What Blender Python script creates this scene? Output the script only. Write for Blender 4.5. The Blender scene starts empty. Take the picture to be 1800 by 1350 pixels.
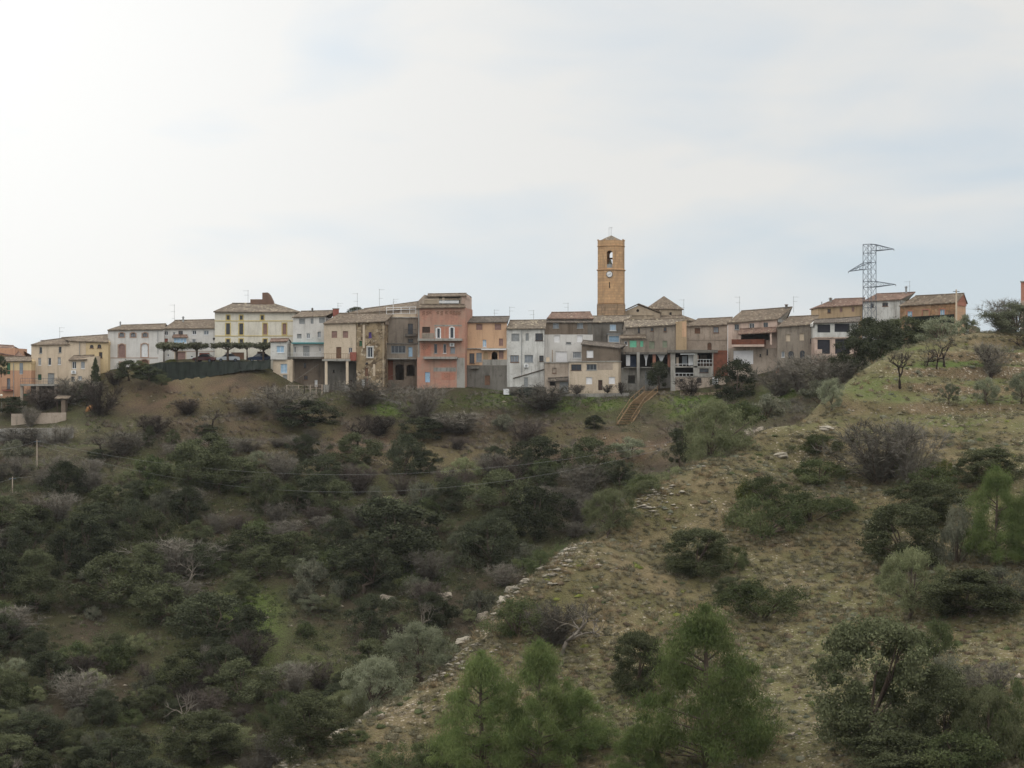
import bpy, math, random, numpy as np
from mathutils import Vector, Matrix
random.seed(7); RNG = np.random.default_rng(11)
scene = bpy.context.scene
R = math.radians
F, CX, CY = 3500.0, 900.0, 675.0        # focal length and centre of the 1800 x 1350 photograph

# ------------------------------------------------------------------ camera
cam = bpy.data.objects.new('camera', bpy.data.cameras.new('camera'))
scene.collection.objects.link(cam); scene.camera = cam
cam.location = (0, 0, 0); cam.rotation_euler = (R(90), 0, 0)
cam.data.sensor_width = 36; cam.data.lens = 70
cam.data.clip_start = 0.5; cam.data.clip_end = 9000

# ------------------------------------------------------------------ light
SUN_EL, SUN_AZ = R(38), R(-38)            # azimuth measured from +Y towards +X
sun = bpy.data.objects.new('sun', bpy.data.lights.new('sun', 'SUN'))
scene.collection.objects.link(sun)
sun.data.energy = 1.0; sun.data.angle = R(14); sun.data.color = (1, 0.95, 0.87)
sd = Vector((math.sin(SUN_AZ)*math.cos(SUN_EL), math.cos(SUN_AZ)*math.cos(SUN_EL), math.sin(SUN_EL)))
sun.rotation_euler = (-sd).to_track_quat('-Z', 'Y').to_euler()
scene.view_settings.view_transform = 'Standard'; scene.view_settings.look = 'None'
scene.view_settings.exposure = 0.0; scene.view_settings.gamma = 1.0
scene.view_settings.use_curve_mapping = False

W = bpy.data.worlds.new('World'); scene.world = W; W.use_nodes = True
nt = W.node_tree; nt.nodes.clear()
def N(t, typ, **kw):
    n = t.nodes.new(typ)
    for k, v in kw.items(): setattr(n, k, v)
    return n
def math_(t, op, a, b=None, c=None, clamp=False):
    n = N(t, 'ShaderNodeMath', operation=op, use_clamp=clamp)
    for i, s in enumerate((a, b, c)):
        if s is None: continue
        if isinstance(s, (int, float)): n.inputs[i].default_value = s
        else: t.links.new(s, n.inputs[i])
    return n.outputs[0]
def mixc(t, f, a, b, mode='MIX'):
    n = N(t, 'ShaderNodeMix', data_type='RGBA', blend_type=mode)
    for i, s in ((0, f), (6, a), (7, b)):
        if isinstance(s, (int, float)): n.inputs[i].default_value = s
        elif isinstance(s, tuple): n.inputs[i].default_value = (*s[:3], 1)
        else: t.links.new(s, n.inputs[i])
    return n.outputs[2]
def ramp(t, f, stops):
    n = N(t, 'ShaderNodeValToRGB'); e = n.color_ramp.elements
    while len(e) > 1: e.remove(e[0])
    e[0].position = stops[0][0]; e[0].color = (*stops[0][1], 1)
    for p, c in stops[1:]:
        x = e.new(p); x.color = (*c, 1)
    t.links.new(f, n.inputs[0]); return n.outputs[0]
def noise(t, vec, scale, detail=4, rough=0.55, dist=0.0):
    n = N(t, 'ShaderNodeTexNoise'); n.inputs['Scale'].default_value = scale
    n.inputs['Detail'].default_value = detail; n.inputs['Roughness'].default_value = rough
    n.inputs['Distortion'].default_value = dist
    if vec is not None: t.links.new(vec, n.inputs['Vector'])
    return n.outputs[0]
def mapping(t, vec, scale=(1, 1, 1), loc=(0, 0, 0), rot=(0, 0, 0)):
    n = N(t, 'ShaderNodeMapping'); n.inputs['Scale'].default_value = scale
    n.inputs['Location'].default_value = loc; n.inputs['Rotation'].default_value = rot
    t.links.new(vec, n.inputs[0]); return n.outputs[0]

sky = N(nt, 'ShaderNodeTexSky', sky_type='NISHITA', sun_disc=False)
sky.sun_elevation = SUN_EL; sky.sun_rotation = SUN_AZ; sky.altitude = 300
tc = N(nt, 'ShaderNodeTexCoord').outputs['Generated']
sep = N(nt, 'ShaderNodeSeparateXYZ'); nt.links.new(tc, sep.inputs[0])
# cloud sheet: soft diagonal streaks, thicker and brighter towards the hidden sun
m1 = mapping(nt, tc, (3.4, 2.0, 11.0), (0.3, 0.0, 0.35), (0, R(-12), 0))
c1 = noise(nt, m1, 1.15, 5, 0.45, 0.5)
m2 = mapping(nt, tc, (5, 4, 20), (3.1, 0, 1.2), (0, R(-16), 0))
c2 = noise(nt, m2, 1.6, 5, 0.5, 0.5)
cl = math_(nt, 'ADD', math_(nt, 'MULTIPLY', c1, 0.75), math_(nt, 'MULTIPLY', c2, 0.25))
dt = N(nt, 'ShaderNodeVectorMath', operation='DOT_PRODUCT')
nt.links.new(tc, dt.inputs[0])
gd = Vector((-0.30, 0.92, 0.20)).normalized()
dt.inputs[1].default_value = gd
glow = math_(nt, 'POWER', math_(nt, 'MAXIMUM', dt.outputs['Value'], 0.0), 30.0)
# how far above the horizon: near it the sheet thins and the blue shows
thick = math_(nt, 'ADD', math_(nt, 'MULTIPLY', math_(nt, 'SUBTRACT', cl, 0.5), 4.8),
              math_(nt, 'ADD', math_(nt, 'MULTIPLY', glow, 0.8), math_(nt, 'ADD', 0.36, math_(nt, 'MULTIPLY', sep.outputs[2], 1.5))), clamp=True)
cover = ramp(nt, thick, [(0.0, (.84,)*3), (0.45, (.93,)*3), (0.8, (.96,)*3), (1.0, (.98,)*3)])
glowc = mixc(nt, glow, (7.85, 7.83, 7.7), (10.6, 10.6, 10.5))
shade = mixc(nt, thick, (0.80, 0.90, 1.0), (1.0, 1.0, 0.99))
cloud = mixc(nt, 1.0, glowc, shade, 'MULTIPLY')
lift = math_(nt, 'ADD', 1.0, math_(nt, 'MULTIPLY', math_(nt, 'MAXIMUM', math_(nt, 'SUBTRACT', sep.outputs[2], 0.22), 0.0), 1.6))
lift = math_(nt, 'MULTIPLY', lift, math_(nt, 'ADD', 1.0, math_(nt, 'MULTIPLY', math_(nt, 'MAXIMUM', math_(nt, 'MULTIPLY', sep.outputs[1], -1.0), 0.0), 0.7)))
lv = N(nt, 'ShaderNodeVectorMath', operation='SCALE'); nt.links.new(cloud, lv.inputs[0]); nt.links.new(lift, lv.inputs['Scale']); cloud = lv.outputs[0]
bluer = mixc(nt, 1.0, sky.outputs[0], (0.75, 0.82, 0.9), 'MULTIPLY')
skyc = mixc(nt, cover, bluer, cloud)
bg = N(nt, 'ShaderNodeBackground'); bg.inputs[1].default_value = 0.1
nt.links.new(skyc, bg.inputs[0])
out = N(nt, 'ShaderNodeOutputWorld'); nt.links.new(bg.outputs[0], out.inputs[0])

# ------------------------------------------------------------------ materials
def S(*c):                                 # sRGB 0..255 -> linear
    return tuple(((x/255)/12.92 if x/255 <= .04045 else ((x/255+.055)/1.055)**2.4) for x in c)
def DS(c, k=.24, g=.98):                  # greyed and rescaled version of a paint colour
    r = S(*c); l = .3*r[0]+.6*r[1]+.1*r[2]; return tuple(min(.82, (x+(l-x)*k)*g) for x in r)
def base_mat(name, rough=0.9):
    m = bpy.data.materials.new(name); m.use_nodes = True
    t = m.node_tree; b = t.nodes['Principled BSDF']
    b.inputs['Roughness'].default_value = rough
    b.inputs['Specular IOR Level'].default_value = 0.25
    return m, t, b
def objco(t): return N(t, 'ShaderNodeTexCoord').outputs['Object']
def bump(t, b, h, strength=0.4, dist=0.05):
    n = N(t, 'ShaderNodeBump'); n.inputs['Strength'].default_value = strength
    n.inputs['Distance'].default_value = dist
    t.links.new(h, n.inputs['Height']); t.links.new(n.outputs[0], b.inputs['Normal'])
def plaster(name, c, c2=None, stain=0.5, patch=0.5, seed=0.0):
    """weathered render: patches of a second tone, vertical run-off streaks, fine grain"""
    m, t, b = base_mat(name); o = mapping(t, objco(t), loc=(seed*7.3, seed*3.1, seed*5.7))
    stain = min(.85, stain*1.35); patch = min(.9, patch*1.2)
    c = DS(c, .40); c2 = DS(c2, .40) if c2 else tuple(x*0.72 for x in c)
    n1 = ramp(t, noise(t, o, 0.33, 6, 0.62, 0.3), [(0.44, (0,)*3), (0.66, (1,)*3)])
    col = mixc(t, math_(t, 'MULTIPLY', n1, patch), c, c2)
    st = noise(t, mapping(t, o, (1.5, 1.5, 0.2)), 1.0, 5, 0.65)
    st = ramp(t, st, [(0.50, (0,)*3), (0.72, (1,)*3)])
    dirt = tuple(x*0.36 for x in c); dirt = (dirt[0]*1.02, dirt[1]*0.97, dirt[2]*0.9)
    col = mixc(t, math_(t, 'MULTIPLY', st, stain), col, dirt)
    blot = ramp(t, noise(t, o, 1.5, 4, 0.6), [(0.60, (0,)*3), (0.70, (1,)*3)])
    col = mixc(t, math_(t, 'MULTIPLY', blot, stain*0.55), col, dirt)
    g = noise(t, o, 9, 3, 0.6)
    col = mixc(t, 1.0, col, ramp(t, g, [(0.3, (.88,)*3), (0.7, (1.08,)*3)]), 'MULTIPLY')
    t.links.new(col, b.inputs['Base Color']); bump(t, b, g, 0.3, 0.03); return m
def brick(name, c, c2, mortar, stain=0.4, bw=.4, bh=.17, ms=.018):
    m, t, b = base_mat(name); o = objco(t)
    sw = N(t, 'ShaderNodeSeparateXYZ'); t.links.new(o, sw.inputs[0])
    cb = N(t, 'ShaderNodeCombineXYZ')
    t.links.new(math_(t, 'ADD', sw.outputs[0], sw.outputs[1]), cb.inputs[0]); t.links.new(sw.outputs[2], cb.inputs[1])
    br = N(t, 'ShaderNodeTexBrick'); t.links.new(cb.outputs[0], br.inputs[0])
    br.inputs['Color1'].default_value = (*DS(c), 1); br.inputs['Color2'].default_value = (*DS(c2), 1)
    br.inputs['Mortar'].default_value = (*DS(mortar), 1); br.inputs['Scale'].default_value = 1
    br.inputs['Brick Width'].default_value = bw; br.inputs['Row Height'].default_value = bh
    br.inputs['Mortar Size'].default_value = ms
    n1 = ramp(t, noise(t, o, 0.45, 6, 0.62, .4), [(0.45, (0,)*3), (0.62, (1,)*3)])
    col = mixc(t, math_(t, 'MULTIPLY', n1, 0.8), br.outputs[0], DS(mortar))
    st = ramp(t, noise(t, mapping(t, o, (1.6, 1.6, .22)), 1, 5, .65), [(.5, (0,)*3), (.72, (1,)*3)])
    col = mixc(t, math_(t, 'MULTIPLY', st, stain), col, tuple(x*.35 for x in DS(mortar)))
    t.links.new(col, b.inputs['Base Color']); bump(t, b, noise(t, o, 8), .3, .03); return m
def rubble(name, cols, scale=2.6, mortar=(120, 105, 85), plast=None):
    m, t, b = base_mat(name); o = objco(t)
    w = mixc(t, 0.12, o, N(t, 'ShaderNodeTexNoise').outputs[1])
    v = N(t, 'ShaderNodeTexVoronoi'); v.inputs['Scale'].default_value = scale; t.links.new(w, v.inputs['Vector'])
    e = N(t, 'ShaderNodeTexVoronoi', feature='DISTANCE_TO_EDGE'); e.inputs['Scale'].default_value = scale
    t.links.new(w, e.inputs['Vector'])
    sc = N(t, 'ShaderNodeSeparateColor'); t.links.new(v.outputs['Color'], sc.inputs[0])
    k = len(cols); col = ramp(t, sc.outputs[0], [(i/(k-1), S(*c)) for i, c in enumerate(cols)])
    ed = ramp(t, e.outputs[0], [(0.0, (1,)*3), (0.09, (0,)*3)])
    col = mixc(t, ed, col, S(*mortar))
    if plast:
        n1 = ramp(t, noise(t, o, .35, 5, .6, .5), [(.5, (0,)*3), (.56, (1,)*3)])
        col = mixc(t, n1, col, S(*plast))
    col = mixc(t, 1.0, col, ramp(t, noise(t, o, .8, 5), [(.3, (.65,)*3), (.7, (1.15,)*3)]), 'MULTIPLY')
    t.links.new(col, b.inputs['Base Color']); bump(t, b, e.outputs[0], .6, .08); return m
def tile(name, c, c2, c3, speck=0.5):
    m, t, b = base_mat(name); o = objco(t)
    v = N(t, 'ShaderNodeTexVoronoi'); v.inputs['Scale'].default_value = 3.2; t.links.new(o, v.inputs['Vector'])
    sc = N(t, 'ShaderNodeSeparateColor'); t.links.new(v.outputs['Color'], sc.inputs[0])
    col = ramp(t, sc.outputs[0], [(0, DS(c, .34, .72)), (.5, DS(c2, .34, .72)), (.8, DS(c3, .34, .72)), (1, tuple(x*.6 for x in DS(c, .34, .72)))])
    n = ramp(t, noise(t, o, .5, 5, .6), [(.42, (0,)*3), (.6, (1,)*3)])
    col = mixc(t, math_(t, 'MULTIPLY', n, .6), col, tuple(x*.55 for x in DS(c2, .34, .72)))
    s = ramp(t, sc.outputs[1], [(.90, (0,)*3), (.95, (1,)*3)])
    col = mixc(t, math_(t, 'MULTIPLY', s, speck*.8), col, S(172, 160, 138))
    t.links.new(col, b.inputs['Base Color']); bump(t, b, noise(t, o, 7), .5, .05); return m
def plain(name, c, rough=.7, var=.2, scale=3, metal=0.0, spec=.3):
    m, t, b = base_mat(name, rough); o = objco(t)
    b.inputs['Metallic'].default_value = metal; b.inputs['Specular IOR Level'].default_value = spec
    col = mixc(t, 1.0, S(*c), ramp(t, noise(t, o, scale, 5), [(.3, (1-var,)*3), (.7, (1+var,)*3)]), 'MULTIPLY')
    t.links.new(col, b.inputs['Base Color']); return m
def leafm(name, c, c2, trans=.25, scale=.9, ov=.35):
    m = bpy.data.materials.new(name); m.use_nodes = True; t = m.node_tree; t.nodes.clear()
    o = objco(t); oi = N(t, 'ShaderNodeObjectInfo').outputs['Random']
    n = ramp(t, noise(t, o, scale, 3, .6), [(.36, (0,)*3), (.64, (1,)*3)])
    col = mixc(t, n, c, c2)
    rr = N(t, 'ShaderNodeMapRange'); rr.inputs[3].default_value = 1-ov; rr.inputs[4].default_value = 1+ov
    t.links.new(oi, rr.inputs[0])
    sc = N(t, 'ShaderNodeVectorMath', operation='SCALE'); t.links.new(col, sc.inputs[0]); t.links.new(rr.outputs[0], sc.inputs['Scale'])
    d = N(t, 'ShaderNodeBsdfDiffuse'); tr = N(t, 'ShaderNodeBsdfTranslucent'); mx = N(t, 'ShaderNodeMixShader')
    t.links.new(sc.outputs[0], d.inputs[0]); t.links.new(sc.outputs[0], tr.inputs[0])
    mx.inputs[0].default_value = trans
    t.links.new(d.outputs[0], mx.inputs[1]); t.links.new(tr.outputs[0], mx.inputs[2])
    oo = N(t, 'ShaderNodeOutputMaterial'); t.links.new(mx.outputs[0], oo.inputs[0]); return m
MAT = {}
def mk(k, f, *a, **kw): MAT[k] = f(k, *a, **kw)
mk('cream_plaster', plaster, (212, 184, 144), (190, 160, 122), .35)
mk('yellow_plaster', plaster, (214, 178, 100), (205, 170, 105), .25)
mk('orange_plaster', plaster, (205, 138, 78), (190, 130, 85), .3)
mk('apricot_plaster', plaster, (214, 156, 92), (205, 150, 95), .3, seed=1)
mk('white_plaster', plaster, (208, 202, 194), (186, 178, 168), .3)
mk('white_stained', plaster, (205, 202, 194), (165, 158, 146), .6, .6, seed=2)
mk('villa_plaster', plaster, (218, 208, 184), (200, 188, 160), .3, seed=3)
mk('beige_plaster', plaster, (205, 178, 140), (185, 158, 122), .3, seed=4)
mk('tan_plaster', plaster, (178, 154, 128), (150, 128, 104), .6, .6, seed=5)
mk('taupe_plaster', plaster, (150, 132, 110), (122, 106, 88), .6, .6, seed=6)
mk('brown_render', plaster, (128, 106, 82), (100, 84, 66), .6, .6, seed=7)
mk('grey_concrete', plaster, (160, 154, 142), (128, 120, 108), .7, .6, seed=8)
mk('dark_concrete', plaster, (118, 110, 98), (92, 84, 74), .7, .6, seed=9)
mk('pink_plaster', plaster, (206, 168, 142), (180, 146, 120), .5, .5, seed=10)
mk('ochre_plaster', plaster, (184, 146, 86), (160, 128, 78), .4, .4, seed=11)
mk('stone_tower', brick, (206, 158, 100), (186, 140, 88), (166, 130, 88), .5, 1.1, .5, .03)
mk('stone_tower_low', brick, (176, 138, 96), (152, 122, 88), (128, 106, 80), .7, 1.1, .5, .03)
mk('church_plaster', plaster, (176, 150, 112), (140, 118, 88), .5, .6, seed=14)
mk('red_brick', brick, (192, 126, 98), (176, 114, 90), (172, 136, 112), .45)
mk('brick_orange', brick, (196, 116, 84), (178, 106, 78), (170, 116, 90), .3)
mk('brown_brick', brick, (130, 96, 76), (118, 88, 70), (112, 88, 72), .3)
mk('rubble_stone', rubble, [(86, 72, 58), (132, 112, 88), (178, 160, 134), (108, 90, 70), (200, 186, 164)], 2.2, (100, 86, 68), (146, 128, 102))
mk('rubble_wall', rubble, [(96, 82, 66), (140, 124, 102), (168, 152, 128), (110, 94, 76)], 2.2, (84, 74, 60))
mk('house_stone', rubble, [(146, 112, 84), (170, 132, 98), (128, 98, 74), (186, 154, 122)], 1.4, (124, 102, 80), (160, 130, 102))
mk('tile_brown', tile, (130, 108, 82), (148, 124, 96), (114, 96, 76))
mk('tile_red', tile, (146, 104, 82), (160, 120, 94), (124, 92, 74), .5)
mk('tile_pale', tile, (160, 140, 112), (140, 120, 96), (110, 96, 74), 1.0)
mk('tile_grey', tile, (112, 98, 84), (128, 112, 96), (96, 84, 72), .4)
mk('yellow_trim', plain, (190, 170, 112), .8, .15)
mk('stone_trim', plain, (160, 134, 118), .9, .2)
mk('white_paint', plain, (214, 214, 214), .6, .1)
mk('white_shutter', plain, (222, 220, 220), .6, .06)
mk('grey_paint', plain, (140, 142, 142), .6, .15)
mk('brown_wood', plain, (104, 76, 58), .7, .25)
mk('dark_wood', plain, (66, 50, 42), .7, .25)
mk('mauve_shutter', plain, (140, 112, 104), .7, .15)
mk('green_paint', plain, (52, 92, 66), .6, .15)
mk('mint_shutter', plain, (112, 184, 152), .6, .12)
mk('sage_shutter', plain, (126, 132, 112), .6, .15)
mk('teal_paint', plain, (64, 132, 136), .6, .15)
mk('blue_pane', plain, (150, 178, 200), .35, .15)
mk('purple_paint', plain, (86, 66, 124), .6, .15)
mk('red_paint', plain, (138, 82, 70), .7, .2)
mk('rust_panel', plain, (104, 62, 46), .8, .3, 1.5)
mk('black_iron', plain, (48, 46, 46), .6, .2)
mk('steel', plain, (86, 94, 104), .55, .15, metal=.2)
mk('antenna_metal', plain, (138, 138, 136), .5, .1, metal=.4)
mk('dark_glass', plain, (44, 48, 54), .12, .2, 1.0, spec=.5)
mk('curtain_glass', plain, (120, 126, 132), .25, .25, 1.5, spec=.5)
mk('dark_inside', plain, (40, 34, 30), .95, .3)  # near-black colour stands in for the shade inside rooms and openings
mk('black_panel', plain, (46, 46, 52), .8, .15)  # flat dark panels that close the loggia openings
mk('dark_green_net', plain, (24, 30, 24), .95, .4, .8)
mk('timber', plain, (122, 100, 74), .85, .35, 2)
mk('bark', plain, (88, 76, 66), .95, .35, 4)
mk('pale_bark', plain, (112, 104, 94), .95, .25, 4)
mk('dark_bark', plain, (46, 36, 32), .95, .3, 4)
mk('rock', plain, (142, 132, 118), .95, .25, 1.2)
mk('pale_rock', plain, (148, 140, 126), .95, .2, 1.2)
mk('clay', plain, (170, 124, 82), .95, .25, 1.2)
mk('white_cloth', plain, (214, 214, 216), .9, .06)
mk('navy_cover', plain, (44, 56, 78), .7, .2)
mk('car_white', plain, (200, 204, 208), .25, .05, spec=.5)
mk('car_red', plain, (96, 50, 50), .25, .05, spec=.5)
mk('rubber', plain, (30, 30, 30), .8, .1)
mk('bronze', plain, (98, 96, 82), .5, .2, metal=.5)
mk('lamp_glass', plain, (224, 220, 204), .4, .03)
LF = {
 'oak': ((.058, .066, .034), (.112, .120, .066), .15),
 'oak_dark': ((.040, .047, .028), (.080, .087, .052), .12),
 'pine': ((.086, .120, .042), (.152, .184, .070), .3),
 'pine_dark': ((.040, .068, .026), (.080, .112, .042), .25),
 'green_olive': ((.140, .155, .078), (.225, .236, .130), .25),
 'olive': ((.145, .158, .100), (.235, .245, .165), .2),
 'shrub': ((.065, .082, .038), (.125, .140, .066), .25),
 'shrub_gray': ((.105, .110, .078), (.180, .175, .125), .2),
 'shrub_yellow': ((.115, .130, .035), (.200, .210, .060), .3),
 'bare': ((.112, .102, .084), (.185, .166, .138), .0),
 'bare_mauve': ((.105, .082, .068), (.180, .142, .118), .0),
 'bare_dark': ((.060, .050, .042), (.105, .086, .074), .0),
 'brown_tuft': ((.105, .080, .054), (.185, .142, .098), .1),
 'dry_grass': ((.190, .145, .088), (.340, .262, .160), .2),
 'gray_tuft': ((.122, .112, .072), (.262, .232, .156), .2),
 'grass': ((.070, .115, .025), (.120, .175, .045), .3),
 'plane': ((.085, .092, .056), (.190, .185, .125), .2),
}
for k, (a, b_, tr) in LF.items(): MAT[k] = leafm(k, a, b_, tr)

# ------------------------------------------------------------------ tags and meshes
COL = scene.collection
def tag(o, label=None, cat=None, group=None, kind=None):
    if label: o['label'] = label
    if cat: o['category'] = cat
    if group: o['group'] = group
    if kind: o['kind'] = kind
    return o
def empty(name, loc, rz=0.0):
    o = bpy.data.objects.new(name, None); COL.objects.link(o)
    o.empty_display_size = .5; o.location = loc; o.rotation_euler = (0, 0, rz); return o
def link_mesh(name, me, parent=None, mat=None):
    if mat: me.materials.append(MAT[mat])
    o = bpy.data.objects.new(name, me); COL.objects.link(o); o.parent = parent; return o
def np_mesh(name, V, Fc):
    """V (n,3), Fc (m,k) with every face k-sided"""
    V = np.ascontiguousarray(V, dtype=np.float32); Fc = np.ascontiguousarray(Fc, dtype=np.int32)
    me = bpy.data.meshes.new(name); m, k = Fc.shape
    me.vertices.add(len(V)); me.vertices.foreach_set('co', V.ravel())
    me.loops.add(m*k); me.loops.foreach_set('vertex_index', Fc.ravel())
    me.polygons.add(m); me.polygons.foreach_set('loop_start', np.arange(0, m*k, k, dtype=np.int32))
    me.update(calc_edges=True); me.validate(); return me
class MB:
    def __init__(s): s.v = []; s.f = []
    def add(s, vs, fs):
        n = len(s.v); s.v += [tuple(p) for p in vs]; s.f += [tuple(i+n for i in f) for f in fs]; return s
    def box(s, x0, x1, y0, y1, z0, z1):
        return s.add([(x0,y0,z0),(x1,y0,z0),(x1,y1,z0),(x0,y1,z0),(x0,y0,z1),(x1,y0,z1),(x1,y1,z1),(x0,y1,z1)],
                     [(0,3,2,1),(4,5,6,7),(0,1,5,4),(1,2,6,5),(2,3,7,6),(3,0,4,7)])
    def poly(s, pts): return s.add(pts, [tuple(range(len(pts)))])
    def prism(s, pts, y0, y1):             # polygon in x,z extruded in y
        n = len(pts)
        return s.add([(x, y0, z) for x, z in pts]+[(x, y1, z) for x, z in pts],
                     [tuple(range(n)), tuple(range(2*n-1, n-1, -1))]+[(i, (i+1) % n + 0, (i+1) % n+n, i+n) for i in range(n)])
    def tube(s, pts, rad, sides=6, cap=True):
        pts = [Vector(p) for p in pts]; n = len(s.v); k = len(pts)
        if not hasattr(rad, '__len__'): rad = [rad]*k
        for i, p in enumerate(pts):
            d = (pts[min(i+1, k-1)]-pts[max(i-1, 0)])
            d = d.normalized() if d.length > 1e-9 else Vector((0, 0, 1))
            a = d.cross(Vector((0, 0, 1)) if abs(d.z) < .9 else Vector((1, 0, 0))).normalized(); b = d.cross(a)
            for j in range(sides):
                q = 2*math.pi*j/sides; s.v.append(tuple(p+(a*math.cos(q)+b*math.sin(q))*rad[i]))
        for i in range(k-1):
            for j in range(sides):
                j2 = (j+1) % sides
                s.f.append((n+i*sides+j, n+i*sides+j2, n+(i+1)*sides+j2, n+(i+1)*sides+j))
        if cap:
            s.f.append(tuple(n+j for j in range(sides))[::-1]); s.f.append(tuple(n+(k-1)*sides+j for j in range(sides)))
        return s
    def lathe(s, prof, cx=0, cy=0, sides=16, rot=0.0):   # prof: list of (r,z)
        n = len(s.v)
        for r, z in prof:
            for j in range(sides):
                q = rot+2*math.pi*j/sides; s.v.append((cx+r*math.cos(q), cy+r*math.sin(q), z))
        for i in range(len(prof)-1):
            for j in range(sides):
                j2 = (j+1) % sides; s.f.append((n+i*sides+j, n+i*sides+j2, n+(i+1)*sides+j2, n+(i+1)*sides+j))
        s.f.append(tuple(n+j for j in range(sides))[::-1]); s.f.append(tuple(n+(len(prof)-1)*sides+j for j in range(sides)))
        return s
    def build(s, name, mat, parent=None, smooth=False):
        me = bpy.data.meshes.new(name); me.from_pydata(s.v, [], s.f); me.update()
        if smooth: me.polygons.foreach_set('use_smooth', [True]*len(me.polygons))
        return link_mesh(name, me, parent, mat)

# ------------------------------------------------------------------ terrain
def vnoise(x, y, seed=0):
    x = np.asarray(x, float); y = np.asarray(y, float)
    xi = np.floor(x).astype(np.int64); yi = np.floor(y).astype(np.int64); fx = x-xi; fy = y-yi
    def h(a, b):
        n = (a*374761393 + b*668265263 + seed*982451653) & 0x7fffffff
        n = ((n ^ (n >> 13)) * 1274126177) & 0x7fffffff
        return ((n ^ (n >> 16)) & 0xffff)/65535.0
    fx = fx*fx*(3-2*fx); fy = fy*fy*(3-2*fy)
    return (h(xi, yi)*(1-fx)+h(xi+1, yi)*fx)*(1-fy)+(h(xi, yi+1)*(1-fx)+h(xi+1, yi+1)*fx)*fy
def fbm(x, y, sc, oct=4, seed=0):
    r = 0; a = 1; tot = 0
    for i in range(oct):
        r = r+a*(vnoise(x/sc, y/sc, seed+i)-.5); tot += a; a *= .55; sc *= .5
    return r/tot*2
class TPS:
    def __init__(s, P, reg=.5):
        P = np.array(P, float); s.c = P[:, :2]/100; n = len(P)
        K = s.k(np.linalg.norm(s.c[:, None]-s.c[None], axis=2))+np.eye(n)*reg*1e-3
        A = np.zeros((n+3, n+3)); A[:n, :n] = K; A[:n, n] = 1; A[:n, n+1:] = s.c; A[n, :n] = 1; A[n+1:, :n] = s.c.T
        s.w = np.linalg.solve(A, np.r_[P[:, 2], 0, 0, 0])
    @staticmethod
    def k(r): return np.where(r > 0, r*r*np.log(np.maximum(r, 1e-9)), 0)
    def __call__(s, x, y):
        x = np.asarray(x, float)/100; y = np.asarray(y, float)/100; r = np.zeros(x.shape)
        for (cx, cy), w in zip(s.c, s.w[:-3]): r = r+w*s.k(np.hypot(x-cx, y-cy))
        return r+s.w[-3]+s.w[-2]*x+s.w[-1]*y
def pt(u, v, D): return ((u-CX)*D/F, D, (CY-v)*D/F)
EDGE = [(380,1430,163),(500,1350,170),(640,1265,176),(780,1170,183),(880,1060,190),(1000,965,198),(1100,890,207),(1210,825,217),
        (1330,765,226),(1460,690,240),(1540,640,252),(1600,608,262),(1700,592,272),(1800,588,278),(1950,580,286)]
near = [pt(*e) for e in EDGE]
near += [pt(*p) for p in [(1800,1350,140),(1500,1350,145),(1200,1350,151),(900,1350,158),(700,1350,164),(1800,1150,163),(1500,1150,170),
        (1250,1150,174),(1000,1130,181),(1800,960,190),(1550,960,195),(1300,960,198),(1120,960,200),(1800,820,212),(1600,820,214),(1400,830,216),
        (1800,720,232),(1650,720,234),(1500,730,232),(1800,650,252),(1680,655,250),(1560,690,242),
        (2300,1350,140),(2300,900,205),(2300,600,290),(1500,1700,122),(900,1700,130),(2000,1700,120),(1200,2300,104)]]
for e in EDGE[:10]:
    x, y, z = pt(*e)
    for t_, dz in ((5, 6.5), (14, 17), (30, 32)): near.append((x-.76*t_, y+.64*t_, z-dz))
for e in EDGE[10:]:
    x, y, z = pt(*e)
    for t_, dz in ((8, 2.2), (25, 8), (50, 18)): near.append((x-.25*t_, y+.97*t_, z-dz))
far = [pt(*p) for p in [(-250,722,345),(0,722,340),(60,728,338),(120,722,338),(170,690,342),(215,668,343),(290,674,338),(345,668,338),(402,658,339),(470,655,340),(505,688,338),
        (600,690,338),(700,690,338),(820,682,339),(900,694,338),(1000,694,338),(1100,694,338),(1200,692,334),(1300,694,328),(1400,676,324),(1480,655,320),(1600,610,322),(1750,600,325),(2100,600,325),
        (0,765,325),(150,745,328),(300,745,322),(450,745,322),(600,750,322),(750,750,322),(900,750,322),(1050,750,320),(1200,740,318),(1330,725,312),
        (0,830,305),(300,815,305),(600,810,306),(900,810,305),(1150,810,300),(-300,830,305),
        (0,960,278),(450,960,280),(900,960,276),(-300,960,278),(0,1150,247),(450,1150,248),(850,1150,246),(-300,1150,247),(0,1350,220),(400,1350,222),(750,1350,224),(-300,1350,220),(0,1600,198),(500,1600,198),(900,1500,205)]]
far += [(-140,352,-4),(-95,352,-2),(-71,348,1.6),(-66,348,2.3),(-60,348.5,3.6),(-54,349,3.9),(-45,349,3.9),(-40,360,3.5),(-60,375,3.5),(-38,352,0),(-25,350,-1),(0,350,-1.2),(20,348,-1),(35,345,.5),(50,345,5),(65,340,7.5),(80,345,7.8),
        (-80,400,0),(0,400,0),(80,400,4),(110,340,7),(-160,420,-6),(160,420,3),(0,470,-6),(-100,470,-8),(100,470,-4)]
TN, TF = TPS(near, .02), TPS(far, .05)
def smax(a, b, k=1.5):
    h = np.clip(.5+.5*(a-b)/k, 0, 1); return b+(a-b)*h+k*h*(1-h)
def sheets(x, y):
    zn = TN(x, y); zf = TF(x, y)
    return zn, zf
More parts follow.
